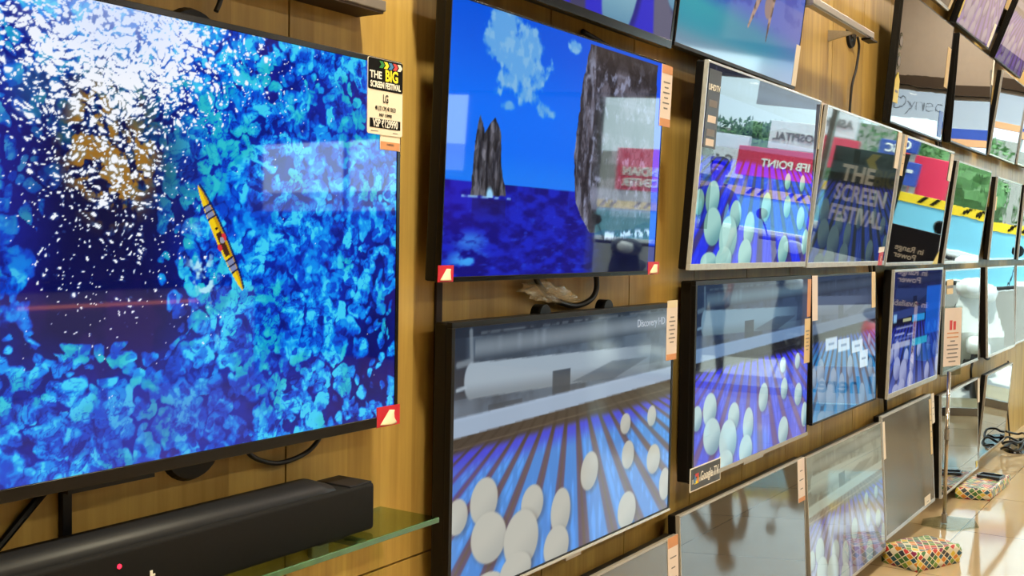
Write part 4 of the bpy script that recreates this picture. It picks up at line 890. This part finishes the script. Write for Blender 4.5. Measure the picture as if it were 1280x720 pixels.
def tree(x, y, h, r, label):
    t = empty('tree', (x, y, -.08), (0, 0, 0), label, 'tree', 'street trees'); bm = bmesh.new(); cyl(bm, (0, 0, 0), (.1, 0, h*.6), .16, .09, 12); cyl(bm, (.05, 0, h*.4), (.5, .5, h*.75), .08, .04, 8); cyl(bm, (.05, 0, h*.4), (-.4, -.6, h*.75), .08, .04, 8); obj('trunk', bm, M['bark'], t)
    bm = bmesh.new(); rs = random.Random(int(x*10+y*100))
    for k in range(14):
        c = Vector((rs.uniform(-.6, .6)*r, rs.uniform(-.8, .8)*r, h*.55+rs.uniform(-.2, .9)*r)); q = bmesh.ops.create_icosphere(bm, subdivisions=3, radius=r*rs.uniform(.35, .6), matrix=Matrix.Translation(c))
        for v in q['verts']: d = (v.co-c); v.co = c+d*(1+.35*mn.noise(v.co*3.)+.25*mn.noise(v.co*8.))
    for k in range(3200):
        c = Vector((rs.gauss(0, .55)*r, rs.gauss(0, .65)*r, h*.55+rs.uniform(-.55, 1.3)*r)); q = Euler((rs.uniform(0, 6), rs.uniform(0, 6), rs.uniform(0, 6))).to_matrix()
        bm.faces.new([bm.verts.new(c+q @ Vector(p)*.075) for p in ((-1, 0, 0), (0, .45, .1), (1, 0, 0), (0, -.45, .1))])
    obj('foliage', bm, M['leaf'], t)
tree(21., -3.6, 2.2, 1.1, 'broad green street tree behind the red board'); tree(19.6, .1, 1.9, 1.1, 'low green street tree near the shop corner'); tree(23.5, -8., 2.5, 1.2, 'tall green street tree behind the hospital sign'); tree(22.5, 4.5, 2.4, 1.1, 'green street tree in line with the television wall')

S(box('wall_street', (30, 30.4, -45, 20, -.08, 3.0), M['facade']))

def scooter(x, y, rz, m, label):
    s = empty('scooter', (x, y, -.08), (0, 0, rz), label, 'scooter', 'parked scooters')
    for wx in (-.62, .62):
        bm = bmesh.new(); 
        n1_, n2_ = 28, 10; R_, r_ = .21, .055; g = [[bm.verts.new((wx+(R_+r_*math.cos(b*2*PI/n2_))*math.cos(a*2*PI/n1_), r_*math.sin(b*2*PI/n2_), .265+(R_+r_*math.cos(b*2*PI/n2_))*math.sin(a*2*PI/n1_))) for b in range(n2_)] for a in range(n1_)]
        for a in range(n1_):
            for b in range(n2_): bm.faces.new((g[a][b], g[(a+1) % n1_][b], g[(a+1) % n1_][(b+1) % n2_], g[a][(b+1) % n2_]))
        cyl(bm, (wx, -.04, .265), (wx, .04, .265), .14, n=20); obj('wheel', bm, M['rubber'], s, True)
    def blob(name, c, r, mm, e=2.4):
        bm = bmesh.new(); bmesh.ops.create_uvsphere(bm, u_segments=24, v_segments=14, radius=1)
        for v in bm.verts: v.co = Vector([c[i]+r[i]*math.copysign(abs(v.co[i])**(2/e), v.co[i]) for i in range(3)])
        return obj(name, bm, mm, s, True)
    blob('rear_body', (-.42, 0, .55), (.48, .17, .22), m); blob('footboard', (.18, 0, .34), (.36, .16, .06), M['scooter_dark']); blob('seat', (-.38, 0, .79), (.42, .15, .07), M['rubber'])
    bm = bmesh.new(); 
    P_ = [(.40, .30), (.46, .28), (.62, .62), (.56, .96), (.48, .98), (.50, .62)]
    for sgn in (-1, 1): pass
    a = [bm.verts.new((px, -.20+.06*(pz > .8), pz)) for px, pz in P_]; b = [bm.verts.new((px, .20-.06*(pz > .8), pz)) for px, pz in P_]; bm.faces.new(a); bm.faces.new(b[::-1])
    for i in range(6): bm.faces.new((a[i], a[(i+1) % 6], b[(i+1) % 6], b[i]))
    obj('front_apron', bm, m, s); blob('mudguard', (.64, 0, .50), (.22, .08, .09), m); blob('head_cowl', (.52, 0, 1.02), (.13, .17, .10), m); blob('headlight', (.63, 0, 1.02), (.04, .09, .06), M['sign_white'])
    bm = bmesh.new(); cyl(bm, (.46, -.34, 1.06), (.46, .34, 1.06), .018, n=10); obj('handlebar', bm, M['rubber'], s)
    for sg in (-1, 1):
        bm = bmesh.new(); cyl(bm, (.46, sg*.25, 1.06), (.44, sg*.34, 1.25), .007, n=8); cyl(bm, (.43, sg*.35, 1.29), (.45, sg*.35, 1.29), .055, n=16); obj('mirror', bm, M['black_gloss'], s)
    bm = bmesh.new(); cyl(bm, (.62, 0, .27), (.5, 0, .95), .03, n=10); cyl(bm, (-.05, .1, .35), (-.08, .22, 0), .012, n=8); obj('fork', bm, M['aluminium'], s)
scooter(11.3, -1.0, PI*.92, M['scooter_white'], 'white scooter parked outside nearest the television wall')
scooter(11.5, -1.85, PI*.85, M['scooter_red'], 'red scooter parked outside next to the white one')
scooter(10.9, -2.6, PI*.9, M['scooter_dark'], 'dark scooter parked outside between red scooter and standing person')
scooter(11.0, -4.5, PI*.88, M['scooter_dark'], 'dark scooter parked outside beyond the standing person')
scooter(11.1, -5.4, PI*.9, M['scooter_white'], 'white scooter parked outside farther along the window')

def car(x, y, rz, m, label):
    c = empty('car', (x, y, -.08), (0, 0, rz), label, 'car')
    bm = bmesh.new(); Pf = [(-1.95, .32), (-1.98, .62), (-1.90, .86), (-1.35, .92), (-.85, 1.38), (.55, 1.44), (1.15, .98), (1.85, .84), (1.98, .60), (1.95, .30)]
    sec = []
    for yy, sc in ((-.84, .0), (-.80, .6), (-.55, 1.), (.55, 1.), (.80, .6), (.84, .0)):
        sec.append([bm.verts.new((px*(1-.02*(1-sc)), yy*(1-.22*max(0, pz-.9)/.5), pz-.02*(1-sc)*(pz > .8))) for px, pz in Pf])
    for A_, B_ in zip(sec, sec[1:]):
        for i in range(len(Pf)-1): bm.faces.new((A_[i], A_[i+1], B_[i+1], B_[i]))
        bm.faces.new((A_[-1], A_[0], B_[0], B_[-1]))
    bm.faces.new(sec[0]); bm.faces.new(sec[-1][::-1]); obj('body', bm, m, c, True)
    for sg in (-1, 1): 
        prism('side_window', [(-.95, .95), (-.72, 1.30), (.48, 1.35), (.95, .98)], sg*.80-.005, sg*.80+.005, M['car_glass'], c)
    prism('windscreen', [(0, 0), (1, 0), (1, .02), (0, .02)], 0, .1, M['car_glass'], c).matrix_basis = Matrix(((-.60, 0, 0, 1.17), (0, 13., 0, -.65), (.44, 0, 1, 1.0), (0, 0, 0, 1)))
    for px in (-1.25, 1.25):
        for sg in (-1, 1): bm = bmesh.new(); cyl(bm, (px, sg*.68, .30), (px, sg*.86, .30), .30, n=28); cyl(bm, (px, sg*.86, .30), (px, sg*.868, .30), .18, n=20, mi=1); obj('wheel', bm, [M['rubber'], M['aluminium']], c)
    for sg in (-1, 1): box('headlight', (1.90, 1.99, sg*.62-.14, sg*.62+.14, .60, .72), M['sign_white'], c, .02)
car(15.4, -6.2, PI/2+.06, M['car_white'], 'white hatchback on the road beyond the barricade'); car(11.75, -8.3, PI/2, M['car_white'], 'white hatchback parked outside the far window')

# ------------------------------------------------------------------ the person outside whose reflection shows
def person(x, y, rz):
    r = empty('person', (x, y, -.08), (0, 0, rz), 'person in dark clothes standing outside with one hand on hip', 'person')
    V = {'pel': (0, 0, .95, .145), 'waist': (0, 0, 1.10, .125), 'chest': (0, .01, 1.30, .155), 'uch': (0, .01, 1.42, .115), 'neck': (0, .0, 1.51, .055), 'hd0': (0, -.012, 1.59, .075), 'hd1': (0, -.016, 1.66, .092), 'hd2': (0, -.006, 1.72, .078)}
    Ed = [('pel', 'waist'), ('waist', 'chest'), ('chest', 'uch'), ('uch', 'neck'), ('neck', 'hd0'), ('hd0', 'hd1'), ('hd1', 'hd2')]
    for s, n in ((-1, 'l'), (1, 'r')):
        V.update({n+'hip': (s*.10, 0, .88, .095), n+'th': (s*.115, 0, .68, .08), n+'kn': (s*.125, -.01, .48, .058), n+'cf': (s*.13, .015, .34, .054), n+'an': (s*.135, .02, .09, .040), n+'ft': (s*.145, -.07, .045, .036), n+'to': (s*.15, -.15, .035, .030)})
        Ed += [('pel', n+'hip'), (n+'hip', n+'th'), (n+'th', n+'kn'), (n+'kn', n+'cf'), (n+'cf', n+'an'), (n+'an', n+'ft'), (n+'ft', n+'to')]
        V[n+'sh'] = (s*.19, .01, 1.42, .062); Ed.append(('uch', n+'sh'))
    V.update({'rel': (.40, .05, 1.17, .044), 'rwr': (.23, -.10, 1.03, .030), 'rpm': (.17, -.12, 1.00, .034), 'lel': (-.27, .03, 1.15, .044), 'lwr': (-.28, -.06, .92, .029), 'lpm': (-.275, -.085, .85, .034)})
    Ed += [('rsh', 'rel'), ('rel', 'rwr'), ('rwr', 'rpm'), ('lsh', 'lel'), ('lel', 'lwr'), ('lwr', 'lpm')]
    for k in range(4):
        V['rf%d' % k] = (.12-.006*k, -.125+.008*k, 1.025-.022*k, .009); V['rg%d' % k] = (.085, -.118+.006*k, 1.02-.022*k, .008); Ed += [('rpm', 'rf%d' % k), ('rf%d' % k, 'rg%d' % k)]
        V['lf%d' % k] = (-.275+.0, -.118+.021*k, .79, .009); V['lg%d' % k] = (-.265, -.122+.021*k, .745+.006*abs(k-1), .008); Ed += [('lpm', 'lf%d' % k), ('lf%d' % k, 'lg%d' % k)]
    V['rtb'] = (.19, -.06, .985, .010); V['ltb'] = (-.25, -.135, .82, .010); Ed += [('rpm', 'rtb'), ('lpm', 'ltb')]
    K = list(V); me = bpy.data.meshes.new('body'); me.from_pydata([V[k][:3] for k in K], [(K.index(a), K.index(b)) for a, b in Ed], [])
    o = bpy.data.objects.new('body', me); COL.objects.link(o)
    o.modifiers.new('s', 'SKIN'); sd = o.modifiers.new('d', 'SUBSURF'); sd.levels = 2; sd.render_levels = 2
    if not me.skin_vertices: bpy.context.view_layer.objects.active = o; bpy.ops.object.skin_root_mark()
    for i, k in enumerate(K): sv = me.skin_vertices[0].data[i]; rr_ = V[k][3]; sv.radius = (rr_, rr_*(.72 if k in ('pel', 'waist', 'chest', 'uch') else 1)); sv.use_root = (k == 'pel')
    bpy.context.view_layer.update(); m2 = bpy.data.meshes.new_from_object(o.evaluated_get(bpy.context.evaluated_depsgraph_get())); bpy.data.objects.remove(o)
    m2.materials.clear()
    for mm in ('skin', 'shirt', 'trousers', 'rubber'): m2.materials.append(M[mm])
    for p in m2.polygons:
        c = p.center; p.use_smooth = True
        arm = abs(c.x) > .2 and c.z < 1.40
        p.material_index = 3 if c.z < .08 else 2 if (c.z < .98 and not (abs(c.x) > .22 and c.z > .7) and not (c.z > .94 and abs(c.x) > .13 and c.y < -.09)) else 1 if (1.10 < c.z < 1.49 if arm else .98 <= c.z < 1.49) else 0
    b = obj('body', m2, None, r)
    bm = bmesh.new(); bmesh.ops.create_icosphere(bm, subdivisions=3, radius=.104, matrix=Matrix.Translation((0, .012, 1.69)))
    bmesh.ops.delete(bm, geom=[v for v in bm.verts if v.co.z < 1.66 and v.co.y < .03 or v.co.z < 1.60 or (v.co.y < -.055 and v.co.z < 1.735)], context='VERTS'); obj('hair', bm, M['hair'], r, True)
    bm = bmesh.new()
    for sx_ in (-.032, .032): bmesh.ops.create_uvsphere(bm, u_segments=10, v_segments=8, radius=.011, matrix=Matrix.Translation((sx_, -.094, 1.655)))
    obj('eyes', bm, M['print_white'], r, True); bm = bmesh.new(); cyl(bm, (0, -.098, 1.66), (0, -.118, 1.62), .008, .016, 10); obj('nose', bm, M['skin'], r, True)
    box('mouth', (-.022, .022, -.094, -.088, 1.580, 1.588), M['sticker_red'], r)
    for sg in (-1, 1):
        bm = bmesh.new(); bmesh.ops.create_uvsphere(bm, u_segments=10, v_segments=8, radius=1, matrix=Matrix.Translation((sg*.092, .0, 1.645)) @ Matrix.Diagonal((.012, .018, .032, 1))); obj('ear', bm, M['skin'], r, True)
person(10.5, -3.36, -PI*.45)

# ------------------------------------------------------------------ light
w_ = bpy.data.worlds.new('sky'); SC.world = w_; w_.use_nodes = True; nt = w_.node_tree; bg = nt.nodes['Background']
bg.inputs[0].default_value = (.80, .90, 1., 1); bg.inputs[1].default_value = 7.
sl = bpy.data.lights.new('sun', 'SUN'); sl.energy = 17.; sl.angle = .03; sl.color = (1, .96, .9); so = bpy.data.objects.new('sun', sl); COL.objects.link(so)
so.rotation_euler = Vector((.30, .12, -.95)).to_track_quat('-Z', 'Y').to_euler()

# ------------------------------------------------------------------ camera
cam = bpy.data.cameras.new('camera'); co = bpy.data.objects.new('camera', cam); COL.objects.link(co); SC.camera = co
F_, yaw, pit, rol = 1379.95, math.radians(56.83551), math.radians(2.48042), math.radians(.93916)
cam.sensor_width = 36; cam.sensor_fit = 'HORIZONTAL'; cam.lens = F_/1280*36; cam.clip_start = .02
fwd = Vector((math.cos(pit)*math.sin(yaw), math.cos(pit)*math.cos(yaw), -math.sin(pit))); rt = Vector((math.cos(yaw), -math.sin(yaw), 0)); up = rt.cross(fwd)
r2 = rt*math.cos(rol)+up*math.sin(rol); u2 = -rt*math.sin(rol)+up*math.cos(rol)
m4 = Matrix((r2, u2, -fwd)).transposed().to_4x4(); m4.translation = (0, -D, H); co.matrix_world = m4

vs = SC.view_settings; vs.view_transform = 'Standard'; vs.look = 'None'; vs.exposure = 0.; vs.gamma = 1; vs.use_curve_mapping = False
SC.cycles.use_denoising = True; SC.cycles.max_bounces = 8; SC.cycles.sample_clamp_indirect = 8
